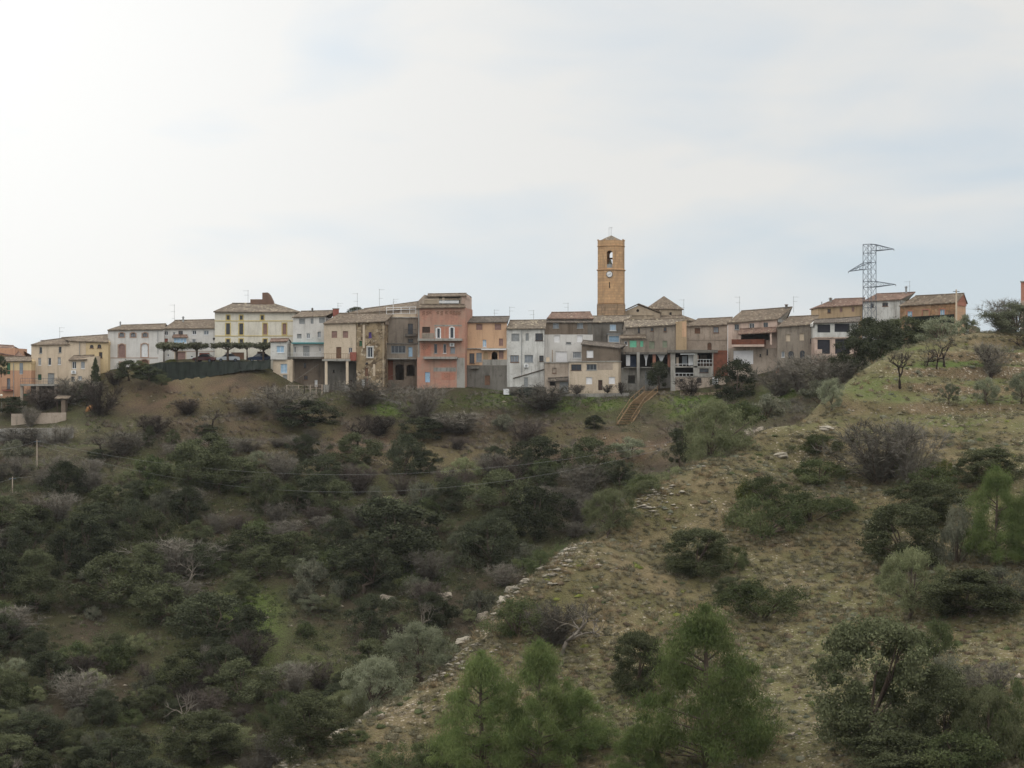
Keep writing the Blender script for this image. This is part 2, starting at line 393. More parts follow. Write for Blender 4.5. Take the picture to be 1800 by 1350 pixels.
def height(x, y):
    x = np.asarray(x, float); y = np.asarray(y, float)
    zn, zf = sheets(np.clip(x, -130, 130), np.clip(y, 95, 470))
    zn = np.where(x > 110, zn, zn); zn = np.where(y > 350, -60, zn)
    # terraces on the upper part of the near hill
    tm = np.clip((y-226)/10, 0, 1)*np.clip((zn+14)/4, 0, 1)
    rx = [pt(*e)[0] for e in EDGE]; ry = [pt(*e)[1] for e in EDGE]
    tm = tm*np.clip((np.interp(x, rx, ry)-y-3)/14, 0, 1)
    wob = fbm(x, y, 30, 2, 5)*1.6
    q = (zn+wob)/2.3; fq = q-np.floor(q); st = np.floor(q)+np.clip((fq-.8)/.2, 0, 1)
    zn = zn*(1-tm*.62)+(st*2.3-wob)*tm*.62
    zf = np.maximum(zf, -54+fbm(x, y, 40, 2, 9)*2)
    # shelves and banks across the far slope
    fm = np.clip((332-y)/6, 0, 1)*np.clip((y-255)/25, 0, 1)
    wob = fbm(x, y, 45, 2, 15)*2.5
    q = (zf+wob)/3.2; fq = q-np.floor(q); st = np.floor(q)+np.clip((fq-.6)/.4, 0, 1)
    zf = zf*(1-fm*.5)+(st*3.2-wob)*fm*.5
    z = smax(zn, zf)
    bank = np.interp(y, [-400, -20, 6, 30, 90, 125, 150], [4, -1, -1.75, -13, -33, -42, -60])
    z = np.where(y < 135, np.maximum(np.where(y < 118, -60+0*z, z), bank), z)
    z = np.where(y > 455, np.minimum(z, -6)-(np.maximum(y-455, 0))*.012, z)
    rough = np.clip((340-y)/8, .08, 1)
    z = z+rough*(fbm(x, y, 9, 4, 21)*np.where(zn > zf, .3, .55)+fbm(x, y, 2.2, 2, 31)*.16)
    return z
def axis(lo, hi, st, far_lo, far_hi):
    a = list(np.arange(lo, hi+st*.5, st)); s = st; b = [hi]; c = [lo]
    while b[-1] < far_hi: s *= 1.35; b.append(b[-1]+s)
    s = st
    while c[-1] > far_lo: s *= 1.35; c.append(c[-1]-s)
    return np.array(sorted(set(np.round(c[1:]+a+b[1:], 3))))
GX = axis(-112, 112, .6, -3500, 3500); GY = axis(132, 372, .6, -500, 6000)
XX, YY = np.meshgrid(GX, GY); ZZ = height(XX, YY)
def ground(x, y):
    x = np.asarray(x, float); y = np.asarray(y, float)
    i = np.clip(np.searchsorted(GX, x)-1, 0, len(GX)-2); j = np.clip(np.searchsorted(GY, y)-1, 0, len(GY)-2)
    fx = (x-GX[i])/(GX[i+1]-GX[i]); fy = (y-GY[j])/(GY[j+1]-GY[j])
    return (ZZ[j, i]*(1-fx)+ZZ[j, i+1]*fx)*(1-fy)+(ZZ[j+1, i]*(1-fx)+ZZ[j+1, i+1]*fx)*fy
DD = np.arange(136, 420, .5)
def cast(u, v):
    """the point of the ground seen at photo pixel u, v"""
    x = (u-CX)*DD/F; z = (CY-v)*DD/F; g = ground(x, DD); k = np.nonzero(g > z)[0]
    D = DD[k[0]] if len(k) else 345.0
    return Vector(((u-CX)*D/F, D, float(ground((u-CX)*D/F, D))))
def blobs(U, V, L):
    r = np.zeros(U.shape)
    for (cu, cv, ru, rv, a) in L: r = np.maximum(r, a*np.clip(1.6*(1-np.sqrt(((U-cu)/ru)**2+((V-cv)/rv)**2)), 0, 1))
    return r
def make_ground():
    ny, nx = XX.shape; V = np.stack([XX.ravel(), YY.ravel(), ZZ.ravel()], 1)
    idx = np.arange(nx*ny).reshape(ny, nx)
    Fc = np.stack([idx[:-1, :-1].ravel(), idx[:-1, 1:].ravel(), idx[1:, 1:].ravel(), idx[1:, :-1].ravel()], 1)
    me = np_mesh('ground', V, Fc)
    zn, zf = sheets(np.clip(XX, -130, 130), np.clip(YY, 95, 470)); nearm = (zn > zf) & (YY < 340) & (YY > 120)
    Yc = np.maximum(YY, 50); U = XX/Yc*F+CX; Vv = CY-ZZ/Yc*F
    n1 = fbm(XX, YY, 12, 4, 41); n2 = fbm(XX, YY, 3, 3, 47)
    dz = np.gradient(ZZ, axis=0)/np.gradient(YY, axis=0)
    steep = np.clip((np.abs(dz)-.40)/.25, 0, 1)
    gF = blobs(U, Vv, [(860,700,110,22,1),(1010,710,120,22,1),(1230,715,100,35,1),(690,720,60,20,.9),(1370,690,50,20,.7),(440,1090,80,120,.8),(740,1000,70,70,1),(250,1010,120,50,.4),(330,1200,120,60,.4),
                       (120,920,120,60,.35),(600,1010,60,40,.4),(1120,850,50,20,.7),(560,1180,80,60,.4)])
    gN = blobs(U, Vv, [(1690,645,150,22,.9),(1550,690,140,46,.6),(1740,690,120,36,.7),(1600,748,260,24,.8),(1620,610,90,14,.6),(1440,720,80,20,.6),(1760,620,60,14,.8),(1480,930,120,30,.3)])
    g = np.where(nearm, gN, gF)*np.clip(.85+n1*1.3+n2*.8, 0, 1)
    g = np.maximum(g, np.where(nearm, .22, .16)*np.clip(n1*2.2+.3, 0, 1))*(1-steep*nearm)
    redF = blobs(U, Vv, [(330,690,230,60,.8),(700,790,380,60,.7),(1050,790,180,45,1),(460,740,300,50,.5),(900,760,400,30,.5),(1170,700,30,30,.7)])
    redN = blobs(U, Vv, [(1600,660,220,30,.35),(1400,715,200,22,.8),(1720,700,160,12,.5),(1240,985,60,14,.5)])
    red = np.where(nearm, redN*.4+steep*.55*(YY > 222), redF)*np.clip(.8+n1+n2, 0, 1)
    pale = np.where(nearm, .52+.45*n1+.5*n2, .10*np.clip(n2*2, 0, 1))
    pale = np.maximum(pale, np.where(nearm, 0, blobs(U, Vv, [(650,812,90,7,.9),(100,760,80,16,.8),(300,665,120,22,.5),(1350,760,60,20,.4),(700,1045,60,16,.5)])))
    pale = np.where(nearm, np.maximum(pale, blobs(U, Vv, [(850,1090,70,60,1),(700,1240,120,60,1),(1440,1290,90,90,.9),(1000,975,100,20,.9),(1270,1140,120,60,.6),(960,1150,120,60,.7),(1450,755,36,16,1.2),(1370,800,18,10,1.2)])), pale)
    A = np.stack([g, red, np.clip(pale, 0, 1), nearm.astype(float)], -1).reshape(-1, 4).astype(np.float32)
    at = me.color_attributes.new('zone', 'FLOAT_COLOR', 'POINT'); at.data.foreach_set('color', A.ravel())
    me.polygons.foreach_set('use_smooth', [True]*len(me.polygons))
    m, t, b = base_mat('soil'); o = N(t, 'ShaderNodeNewGeometry').outputs['Position']
    a = N(t, 'ShaderNodeAttribute', attribute_name='zone'); sc = N(t, 'ShaderNodeSeparateColor'); t.links.new(a.outputs['Color'], sc.inputs[0])
    gch, rch, pch, nch = sc.outputs[0], sc.outputs[1], sc.outputs[2], a.outputs['Alpha']
    na = noise(t, o, .7, 6, .65); nb = noise(t, o, 3.5, 5, .65); nc = noise(t, o, .18, 4, .55)
    farc = mixc(t, ramp(t, na, [(.35, (0,)*3), (.65, (1,)*3)]), S(56, 50, 40), S(78, 68, 55))
    farc = mixc(t, ramp(t, nc, [(.4, (0,)*3), (.6, (1,)*3)]), farc, S(66, 64, 44))
    nearc = mixc(t, ramp(t, na, [(.35, (0,)*3), (.65, (1,)*3)]), S(90, 81, 58), S(122, 108, 82))
    nearc = mixc(t, ramp(t, nc, [(.38, (0,)*3), (.62, (.8,)*3)]), nearc, S(84, 82, 52))
    col = mixc(t, nch, farc, nearc)
    redc = mixc(t, nb, S(96, 76, 62), S(118, 96, 78)); col = mixc(t, math_(t, 'MULTIPLY', rch, .85), col, redc)
    v = N(t, 'ShaderNodeTexVoronoi'); v.inputs['Scale'].default_value = 5; t.links.new(o, v.inputs['Vector'])
    vs = N(t, 'ShaderNodeSeparateColor'); t.links.new(v.outputs['Color'], vs.inputs[0])
    st = math_(t, 'MULTIPLY', math_(t, 'GREATER_THAN', math_(t, 'ADD', vs.outputs[0], math_(t, 'MULTIPLY', pch, .55)), 1.22), 1.0)
    palec = ramp(t, vs.outputs[1], [(0, S(104, 92, 76)), (.6, S(134, 122, 104)), (1, S(170, 158, 140))])
    col = mixc(t, math_(t, 'MULTIPLY', pch, .25), col, S(140, 124, 102))
    col = mixc(t, st, col, palec)
    gc = mixc(t, nb, S(64, 80, 36), S(98, 108, 58)); gf = math_(t, 'MULTIPLY', math_(t, 'ADD', gch, math_(t, 'MULTIPLY', math_(t, 'SUBTRACT', nb, .5), .8)), 1.2, clamp=True)
    gf = math_(t, 'MULTIPLY', gf, math_(t, 'GREATER_THAN', gch, .02))
    col = mixc(t, gf, col, gc)
    col = mixc(t, 1.0, col, ramp(t, nb, [(.3, (.72,)*3), (.7, (1.2,)*3)]), 'MULTIPLY')
    t.links.new(col, b.inputs['Base Color']); b.inputs['Specular IOR Level'].default_value = .1
    bump(t, b, math_(t, 'ADD', nb, v.outputs['Distance']), .8, .15)
    me.materials.append(m); o_ = link_mesh('ground', me); tag(o_, kind='structure'); return nearm
NEARM = make_ground()
# ------------------------------------------------------------------ houses
HOUSES = 'houses of the hilltop village'
def op(k, u0, v0, u1, v1, **o): return dict(k=k, u0=u0, v0=v0, u1=u1, v1=v1, **o)
class House:
    def __init__(s, name, label, cat, u, v, D, yaw=0.0, group=HOUSES):
        s.yaw = R(yaw); s.o = Vector(pt(u, v, D)); s.root = empty(name, s.o, s.yaw)
        tag(s.root, label, cat, group); s.c, s.s = math.cos(s.yaw), math.sin(s.yaw); s.k = D/F
    def L(s, u, v, y=0.0):                 # photo ray -> point on the local plane y
        d = Vector(((u-CX)/F, 1, (CY-v)/F))
        ny = Vector((-s.s, s.c, 0)); t = (y+ny.dot(s.o))/ny.dot(d); p = d*t-s.o
        return (p.x*s.c+p.y*s.s, y, p.z)
    def rect(s, u0, v0, u1, v1, y=0.0):
        um = (u0+u1)/2; return s.L(u0, v0, y)[0], s.L(u1, v0, y)[0], s.L(um, v1, y)[2], s.L(um, v0, y)[2]
    def box(s, name, mat, u0, v0, u1, v1, y0, y1, parent=None):
        x0, x1, z0, z1 = s.rect(u0, v0, u1, v1, y0); return MB().box(x0, x1, y0, y1, z0, z1).build(name, mat, parent or s.root)
    def block(s, u0, u1, vt, vb, mat, y=0.0, depth=8.0, vtr=None, ops=(), part='wall', cap=None, th=.28):
        x0 = s.L(u0, vt, y)[0]; x1 = s.L(u1, vt, y)[0]; zl = s.L(u0, vt, y)[2]; zr = s.L(u1, vtr if vtr is not None else vt, y)[2]
        z0 = s.L((u0+u1)/2, vb, y)[2]; zt = min(zl, zr); rs = []
        for o in ops: rs.append((*s.rect(o['u0'], o['v0'], o['u1'], o['v1'], y), o))
        xs = sorted({x0, x1, *[q for r in rs for q in r[:2]]}); zs = sorted({z0, zt, *[q for r in rs for q in r[2:4]]})
        xs = [q for q in xs if x0-1e-6 <= q <= x1+1e-6]; zs = [q for q in zs if z0-1e-6 <= q <= zt+1e-6]
        m = MB()
        for i in range(len(xs)-1):
            for j in range(len(zs)-1):
                cx, cz = (xs[i]+xs[i+1])/2, (zs[j]+zs[j+1])/2
                if any(r[0] < cx < r[1] and r[2] < cz < r[3] for r in rs): continue
                m.poly([(xs[i], y, zs[j]), (xs[i+1], y, zs[j]), (xs[i+1], y, zs[j+1]), (xs[i], y, zs[j+1])])
        if abs(zl-zr) > 1e-4: m.poly([(x0, y, zt), (x1, y, zt), (x1, y, zr)] if zr > zl else [(x0, y, zt), (x1, y, zt), (x0, y, zl)])
        for a, b, c, d, o in rs:
            dp = o.get('deep', th)
            m.poly([(a, y, c), (a, y+dp, c), (a, y+dp, d), (a, y, d)]); m.poly([(b, y, c), (b, y, d), (b, y+dp, d), (b, y+dp, c)])
            m.poly([(a, y, c), (b, y, c), (b, y+dp, c), (a, y+dp, c)]); m.poly([(a, y, d), (a, y+dp, d), (b, y+dp, d), (b, y, d)])
            if o.get('arch'):
                w = (b-a)/2; hh = min(w*o.get('arch', 1), (d-c)*.9); cz = d-hh; n = 8
                for sg in (-1, 1):
                    arc = [((a+b)/2+sg*w*math.cos(q*math.pi/2/n), cz+hh*math.sin(q*math.pi/2/n)) for q in range(n+1)]
                    for i in range(n):
                        q = (a+b)/2+sg*w
                        m.poly([(arc[i][0], y, arc[i][1]), (arc[i+1][0], y, arc[i+1][1]), (arc[i+1][0], y, d), (arc[i][0], y, d)])
                        m.poly([(arc[i][0], y, arc[i][1]), (arc[i+1][0], y, arc[i+1][1]), (arc[i+1][0], y+dp, arc[i+1][1]), (arc[i][0], y+dp, arc[i][1])])
        yb = y+depth
        m.poly([(x0, y, z0), (x0, y, zl), (x0, yb, zl), (x0, yb, z0)]); m.poly([(x1, y, z0), (x1, yb, z0), (x1, yb, zr), (x1, y, zr)])
        m.poly([(x0, yb, z0), (x0, yb, zl), (x1, yb, zr), (x1, yb, z0)])
        w = m.build(part, mat, s.root)
        if cap:
            MB().add([(x0-.12, y-.15, zl+.003), (x1+.12, y-.15, zr+.003), (x1+.12, yb+.1, zr+.003), (x0-.12, yb+.1, zl+.003),
                      (x0-.12, y-.15, zl+.18), (x1+.12, y-.15, zr+.18), (x1+.12, yb+.1, zr+.18), (x0-.12, yb+.1, zl+.18)],
                     [(0,3,2,1),(4,5,6,7),(0,1,5,4),(1,2,6,5),(2,3,7,6),(3,0,4,7)]).build('roof', cap, s.root)
        for a, b, c, d, o in rs: s.fill(a, b, c, d, y, o)
        return w
    def fill(s, a, b, c, d, y, o):
        k = o['k']; arch = o.get('arch'); t = .07; g = .003
        tr = o.get('trim')
        if tr:
            q = .17; m = MB()
            m.box(a-q, a-g, y-.035, y+.02, c, d+(0 if not arch else 0)); m.box(b+g, b+q, y-.035, y+.02, c, d)
            if not arch: m.box(a-q, b+q, y-.04, y+.02, d+g, d+q)
            else:
                w = (b-a)/2; cz = d-min(w*arch, (d-c)*.9); hh = d-cz; n = 10; P = []
                for i in range(n+1):
                    e = math.pi*i/n; P.append(((a+b)/2+w*math.cos(e), cz+hh*math.sin(e))); 
                for i in range(n):
                    e0, e1 = math.pi*i/n, math.pi*(i+1)/n
                    f0 = ((a+b)/2+(w+q)*math.cos(e0), cz+(hh+q)*math.sin(e0)); f1 = ((a+b)/2+(w+q)*math.cos(e1), cz+(hh+q)*math.sin(e1))
                    m.prism([P[i], f0, f1, P[i+1]], y-.04, y+.02)
            m.box(a-q, b+q, y-.06, y+.02, c-q*.8, c-g); 
        if k == 'o': 
            if tr: m.build('surround', tr, s.root)
            return
        yy = y+.22
        if k == 'w':
            f = MB(); fm = o.get('fc', 'white_paint')
            f.box(a+g, a+t, yy-.05, yy, c+g, d-g); f.box(b-t, b-g, yy-.05, yy, c+g, d-g)
            f.box(a+t, b-t, yy-.05, yy, c+g, c+t); f.box(a+t, b-t, yy-.05, yy, d-t, d-g)
            n = o.get('n', 2 if b-a > .55 else 1)
            for i in range(1, n):
                x = a+(b-a)*i/n; f.box(x-.03, x+.03, yy-.05, yy, c+t, d-t)
            if not tr: f.box(a-.08, b+.08, y-.07, y+.1, c-.075, c-g)
            w = f.build('window', fm, s.root)
            MB().box(a+t, b-t, yy-.02, yy-.005, c+t, d-t).build('pane', o.get('c', 'dark_glass'), w)
            if o.get('half'):
                MB().box(a+t+g, b-t-g, yy-.04, yy-.022, (c+d)/2, d-t-g).build('blind', o['half'], w)
        else:
            f = MB(); f.box(a+g, b-g, yy-.04, yy+.02, c+g, d-g)
            if k == 's':                    # closed roller or slatted shutter: raised slats
                n = max(3, int((d-c)/.18))
                for i in range(n): f.box(a+.03, b-.03, yy-.06, yy-.041, c+(d-c)*(i+.15)/n, c+(d-c)*(i+.8)/n)
            elif k == 'd':
                f.box(a+.05, (a+b)/2-.02, yy-.06, yy-.041, c+.05, d-.06); f.box((a+b)/2+.02, b-.05, yy-.06, yy-.041, c+.05, d-.06)
            elif k == 'g':
                n = max(2, int((b-a)/.4))
                for i in range(n): f.box(a+(b-a)*(i+.08)/n, a+(b-a)*(i+.92)/n, yy-.055, yy-.041, c+.05, d-.05)
            w = f.build({'s': 'shutter', 'd': 'door', 'g': 'garage_door', 'x': 'panel'}[k], o.get('c', 'brown_wood'), s.root)
            if k in 'dg': MB().tube([(b-.14, yy-.09, c+(d-c)*.45), (b-.14, yy-.09, c+(d-c)*.52)], .025).build('handle', 'steel', w)
        if tr: m.build('surround', tr, w)
    def roof(s, eL, eR, rL, rR, yr=4.0, mat='tile_brown', wall=None, y=0.0, over=.35, hipL=None, hipR=None, back=True, part='roof'):
        a = Vector(s.L(*eL, y-over)); b = Vector(s.L(*eR, y-over)); c = Vector(s.L(*rR, y+yr)); d = Vector(s.L(*rL, y+yr))
        hipL = (d.x-a.x > 1.3) if hipL is None else hipL; hipR = (b.x-c.x > 1.3) if hipR is None else hipR
        if not hipL: d.x = min(d.x, a.x) if d.x < a.x+.6 else d.x
        m = MB(); yb = y+2*yr+over; A = Vector((a.x, yb, a.z)); B = Vector((b.x, yb, b.z))
        def face(p, q, r_, s_, amp=.055):
            w = (q-p).length; n = max(4, int(w/.3)); rows = 3; base = len(m.v); K = n*4
            rng = random.Random(int(w*100)); sag = rng.uniform(0.0, .05)*min(w, 10)*.15
            for j in range(rows+1):
                f = j/rows
                for i in range(K+1):
                    e = i/K; lo = p.lerp(q, e); hi = s_.lerp(r_, e); P_ = lo.lerp(hi, f)
                    P_ = P_+Vector((0, 0, amp*abs(math.sin(math.pi*i/4))*(1.0 if f < 1 else .6)-sag*math.sin(math.pi*e)+rng.uniform(-.02, .02)))
                    m.v.append(tuple(P_))
            for j in range(rows):
                for i in range(K):
                    q0 = base+j*(K+1)+i; m.f.append((q0, q0+1, q0+K+2, q0+K+1))
            base2 = len(m.v)
            for i in range(K+1): m.v.append(tuple(p.lerp(q, i/K)-Vector((0, 0, .13))))
            for i in range(K): m.f.append((base+i, base2+i, base2+i+1, base+i+1))
            m.f.append((base2, base2+K, base+rows*(K+1)+K, base+rows*(K+1)))
        face(a, b, c, d)
        if back: face(B, A, d, c)
        if hipL and back: face(A, a, d, d+Vector((.001, 0, 0)))
        if hipR and back: face(b, B, c+Vector((.001, 0, 0)), c)
        # ridge tiles
        rr = MB()
        rf = m.build(part, mat, s.root)
        rr.tube([d+Vector((0, 0, .04)), (d+c)/2+Vector((0, 0, .03)), c+Vector((0, 0, .04))], .12, 6).build('ridge', mat, rf)
        g = MB(); need = False
        if wall:
            for hip, e, r_, sg in ((hipL, a, d, 1), (hipR, b, c, -1)):
                if hip: continue
                x = e.x+sg*.12; need = True; f0 = over/(yr+over); 
                zf = e.z-.13; g.poly([(x, y+.003, zf-.4), (x, y+.003, zf+.02+(r_.z-e.z)*f0), (r_.x+sg*.12, y+yr, r_.z-.08), (x, yb-over-.003, zf+(B.z-b.z)+.02+(r_.z-e.z)*f0), (x, yb-over-.003, zf-.4)])
            if need: g.build('gable_wall', wall, s.root)
        return rf
    def band(s, u0, v0, u1, v1, mat, y=0.0, out=.06, name='band'):
        x0, x1, z0, z1 = s.rect(u0, v0, u1, v1, y); MB().box(x0, x1, y-out, y-.003, z0, z1).build(name, mat, s.root)
    def balcony(s, u0, u1, vtop, vslab, vbot, y=0.0, out=1.1, slab='grey_concrete', rail='black_iron', solid=False, step=.18):
        x0, x1, z0, z1 = s.rect(u0, vslab, u1, vbot, y-out); zt = s.L(u0, vtop, y-out)[2]
        b = MB().box(x0, x1, y-out, y-.003, z0, z1).build('balcony', slab, s.root)
        m = MB(); e = .03
        if solid:
            m.box(x0, x1, y-out, y-out+.12, z1+.003, zt); m.box(x0, x0+.12, y-out+.121, y-.01, z1+.003, zt); m.box(x1-.12, x1, y-out+.121, y-.01, z1+.003, zt)
        else:
            yo = y-out+.05
            m.box(x0, x1, yo-e, yo+e, zt-.05, zt); m.box(x0, x1, yo-.015, yo+.015, z1+.08, z1+.12)
            for xx in (x0+e, x1-e): m.box(xx-.02, xx+.02, yo+.035, y-.01, zt-.045, zt-.005)
            n = max(2, int((x1-x0)/step))
            for i in range(n+1):
                xx = x0+.02+(x1-x0-.04)*i/n; m.box(xx-.012, xx+.012, yo-.012, yo+.012, z1+.003, zt-.052)
        m.build('railing', rail, b); return b
    def chimney(s, u0, u1, v0, v1, y=3.0, mat='tan_plaster', cap='tile_red', pot=False):
        x0, x1, z0, z1 = s.rect(u0, v0, u1, v1, y); z0 -= .5; w = x1-x0
        if pot:
            xc = (x0+x1)/2; r = w*.38
            c = MB().lathe([(r, z0), (r, z1-.28), (r*1.7, z1-.26), (r*1.7, z1-.2), (r*.9, z1-.18), (r*.9, z1-.1), (r*1.6, z1-.08), (r*.3, z1)], xc, y, 10).build('chimney', mat, s.root)
        else:
            c = MB().box(x0, x1, y, y+max(w, .5), z0, z1-.12).build('chimney', mat, s.root)
            MB().box(x0-.08, x1+.08, y-.08, y+max(w, .5)+.08, z1-.117, z1).build('cap', cap, c)
        return c
    def antenna(s, u, vt, vb, y=4.0, left=1, arms=2):
        p = Vector(s.L(u, vb, y)); q = Vector(s.L(u, vt, y)); m = MB(); h = q.z-p.z
        m.tube([p-Vector((0, 0, .8)), q], .028, 5)
        for i in range(arms):
            z = q.z-.12-i*h*.38; l = .9-.25*i; m.tube([(p.x-.15*left, y, z), (p.x+l*left, y, z)], .018, 4)
            for j in range(5): xx = p.x+l*left*(j+.4)/5; m.tube([(xx, y-.3+.03*j, z), (xx, y+.3-.03*j, z)], .01, 3)
        return m.build('antenna', 'antenna_metal', s.root)
    def pipe(s, u, v0, v1, y=0.0, mat='grey_paint'):
        a = s.L(u, v0, y-.08); b = s.L(u, v1, y-.08); MB().tube([a, b], .05, 6).build('downpipe', mat, s.root)
    def ac(s, u, v, y=0.0):
        x0, x1, z0, z1 = s.rect(u-4, v-3, u+4, v+3, y)
        a = MB().box(x0, x1, y-.34, y-.02, z0, z1).build('air_conditioner', 'white_paint', s.root)
        MB().lathe([(.22, 0), (.22, .02)], 0, 0, 14).build('fan_grille', 'grey_paint', a); g = bpy.data.objects[a.children[0].name]
        g.rotation_euler = (R(90), 0, 0); g.location = ((x0+x1)/2, y-.342, (z0+z1)/2)

# --- far left: orange pair and the long cream house
h = House('orange_house', 'tall orange house behind the yellow and orange one at the left', 'house', 0, 700, 356)
h.block(-45, 26, 612, 712, 'orange_plaster', ops=[op('s', -20, 622, -12, 634, c='brown_wood')], depth=9)
h.roof((-47, 612), (44, 629), (-45, 604), (24, 608), 4.5, 'tile_red', hipR=False)
h = House('yellow_house', 'low house at the left edge, yellow above and orange below, with green shutters', 'house', 20, 712, 347)
h.block(-40, 55, 636, 651, 'yellow_plaster', ops=[], depth=8)
h.block(-40, 39, 651.02, 722, 'orange_plaster', depth=8, part='lower_wall', ops=[op('s', 12, 652, 18, 658, c='green_paint'), op('w', 12, 665, 18, 684, c='curtain_glass', fc='dark_wood'), op('w', 35, 652, 38.5, 657, c='curtain_glass')])
h.block(39.3, 55, 651.02, 722, 'orange_plaster', depth=8, y=.01, part='lower_wall', ops=[op('g', 40, 692, 53, 703, c='green_paint')])
h.band(12, 638, 18, 651, 'green_paint', out=.05, name='shutter'); h.band(34.5, 638, 40.5, 657, 'curtain_glass', out=.05, name='window_pane')
h.roof((-42, 635), (56, 634), (-40, 628), (56, 627), 4, 'tile_brown', 'yellow_plaster')
h.balcony(3, 21, 680, 685.5, 687, out=.8, slab='red_paint'); h.pipe(24, 638, 700)
h = House('terrace', 'raised terrace on concrete posts in front of the long cream house', 'terrace', 68, 706, 343, group=None)
h.box('slab', 'grey_concrete', 35, 675, 101, 678.5, -1.5, 3)
for u in (38, 66, 98): h.box('post', 'tan_plaster', u-2.4, 678.6, u+2.4, 716, -1.2, -.7)
h.box('back_wall', 'dark_concrete', 54, 678.6, 101, 720, 2.4, 2.9)
m = MB(); a = h.L(36, 665, -1.45); b = h.L(100, 665, -1.45); zb = h.L(60, 675, -1.45)[2]
m.tube([a, b], .03, 5); m.tube([(a[0], a[1], (a[2]+zb)/2), (b[0], b[1], (a[2]+zb)/2)], .02, 4)
for i in range(9): x = a[0]+(b[0]-a[0])*i/8; m.tube([(x, a[1], zb), (x, a[1], a[2])], .02, 4)
m.build('railing', 'steel', h.root)
h = House('cream_house', 'long cream three storey house with a yellow right wing, left of the white houses', 'house', 120, 690, 350)
h.block(55, 121, 606.5, 716, 'cream_plaster', depth=9, vtr=605.5, ops=[op('w', 69, 610, 74, 621, c='dark_glass', fc='grey_paint'), op('w', 103, 609.5, 108, 620, fc='grey_paint'),
    op('w', 67, 629, 72.5, 642, c='curtain_glass'), op('w', 84.5, 629, 90, 642), op('w', 101.5, 628, 107, 641, c='curtain_glass'), op('s', 66.5, 658, 73, 668, c='green_paint'), op('g', 84, 656, 95.5, 675, c='grey_paint')])
h.block(121.1, 151, 599, 700, 'cream_plaster', depth=9, vtr=599)
h.block(151.1, 190, 602, 700, 'yellow_plaster', depth=9, y=.05, part='wing_wall', ops=[op('w', 158, 606, 164.5, 612, arch=1.0, fc='brown_wood'), op('w', 171, 605.5, 178, 612, arch=1.0, fc='brown_wood'), op('w', 174, 619, 180, 629.5, c='dark_glass', fc='brown_wood')])
h.roof((54, 606), (122, 605), (74, 599.5), (122, 593.5), 3.6, 'tile_brown', hipL=True, hipR=False)
h.roof((121, 599), (191, 601), (108, 594), (190, 588.5), 4.5, 'tile_brown', 'yellow_plaster', hipL=False, hipR=False)
h.antenna(105, 575, 592); h.pipe(140, 600, 625); h.chimney(72, 76, 598, 604, 3)
h = House('annex_house', 'small cream annex with two windows under a low tiled roof, beside the cypress', 'house', 145, 685, 345)
h.block(121, 168, 634, 700, 'cream_plaster', depth=4, vtr=626, ops=[op('w', 127, 635.5, 134, 648, fc='white_paint'), op('w', 142, 635.5, 149, 648, c='curtain_glass'), op('w', 125, 662, 131.5, 670, fc='grey_paint'), op('w', 137, 661, 144, 668, c='curtain_glass')])
h.roof((120, 632.5), (152, 632), (129, 625.5), (166, 624.5), 2.5, 'tile_brown', back=True, hipL=True); h.ac(130, 654)

# --- white pair on the square
h = House('white_house', 'white house with arched stone framed windows, first on the square', 'house', 238, 655, 352)
h.block(189.5, 288, 580, 672, 'white_plaster', depth=9, vtr=578.5, ops=[
    *[op('w', u-4.5, 585, u+4.5, 592.5, arch=.8, trim='stone_trim', fc='brown_wood', c='curtain_glass') for u in (214, 234, 255)],
    op('s', 208.5, 605, 220, 628, arch=.9, trim='stone_trim', c='mauve_shutter'), op('d', 248.5, 604, 260, 627.5, arch=.9, trim='stone_trim', c='white_paint'),
    op('w', 210.5, 637, 216, 645, trim='stone_trim', fc='brown_wood'), op('g', 247, 632, 261, 650, arch=.8, trim='stone_trim', c='brown_wood')])
h.band(190, 628.5, 278, 629.8, 'stone_trim', out=.05); h.pipe(277.5, 581, 622)
h.roof((188.5, 580), (289, 578.5), (213, 572), (292, 569.5), 4.5, 'tile_brown', hipR=False)
h.chimney(210, 213, 565, 574, 3, 'grey_paint', pot=True)
m = MB(); 
for i in range(8): x0, x1, z0, z1 = h.rect(189.5-(i % 2)*.6, 601+i*6.2, 193-(i % 2)*1, 604.5+i*6.2); m.box(x0, x1, -.04, .1, z0, z1)
m.build('quoins', 'stone_trim', h.root)
h = House('white_house', 'white house with a red roofed glazed bay, left of the cream villa', 'house', 334, 640, 353)
h.block(288.2, 380, 577.5, 655, 'white_plaster', depth=9, ops=[
    op('w', 288.8, 582, 295.5, 589), op('w', 304, 584, 308, 588.5, c='curtain_glass'), op('w', 313.5, 581.5, 321.5, 588.5, fc='brown_wood'), op('w', 338, 581, 345, 588, c='dark_glass'), op('w', 358, 581, 367, 588.5, c='curtain_glass'),
    op('d', 288.8, 595, 295, 604, c='red_paint'), op('w', 337.5, 596, 344, 603.5, c='curtain_glass'), op('w', 294, 622, 297, 627), op('w', 335, 625, 339, 628.5),
    op('g', 308, 618.5, 326, 637, c='tan_shut' if 0 else 'mauve_shutter', trim='cream_plaster'), op('g', 350, 620, 368.5, 637, c='red_paint')])
h.block(304, 328.5, 592, 604.5, 'white_plaster', y=-1.3, depth=1.29, ops=[op('w', 305, 594, 328, 603, c='blue_pane', n=4)], part='bay')
h.roof((302, 592.5), (331, 592.5), (305, 589), (329, 589), 1.2, 'tile_red', y=-1.3, over=.2, back=False, part='bay_roof')
h.band(303, 617, 380, 618, 'stone_trim', out=.05)
h.roof((286, 577.5), (381, 576.5), (307, 563.5), (377, 562), 5, 'tile_brown', hipR=False)
h.chimney(320, 324, 556, 564, 4, 'grey_paint', pot=True); h.antenna(306.5, 535, 566, left=-1, arms=3)

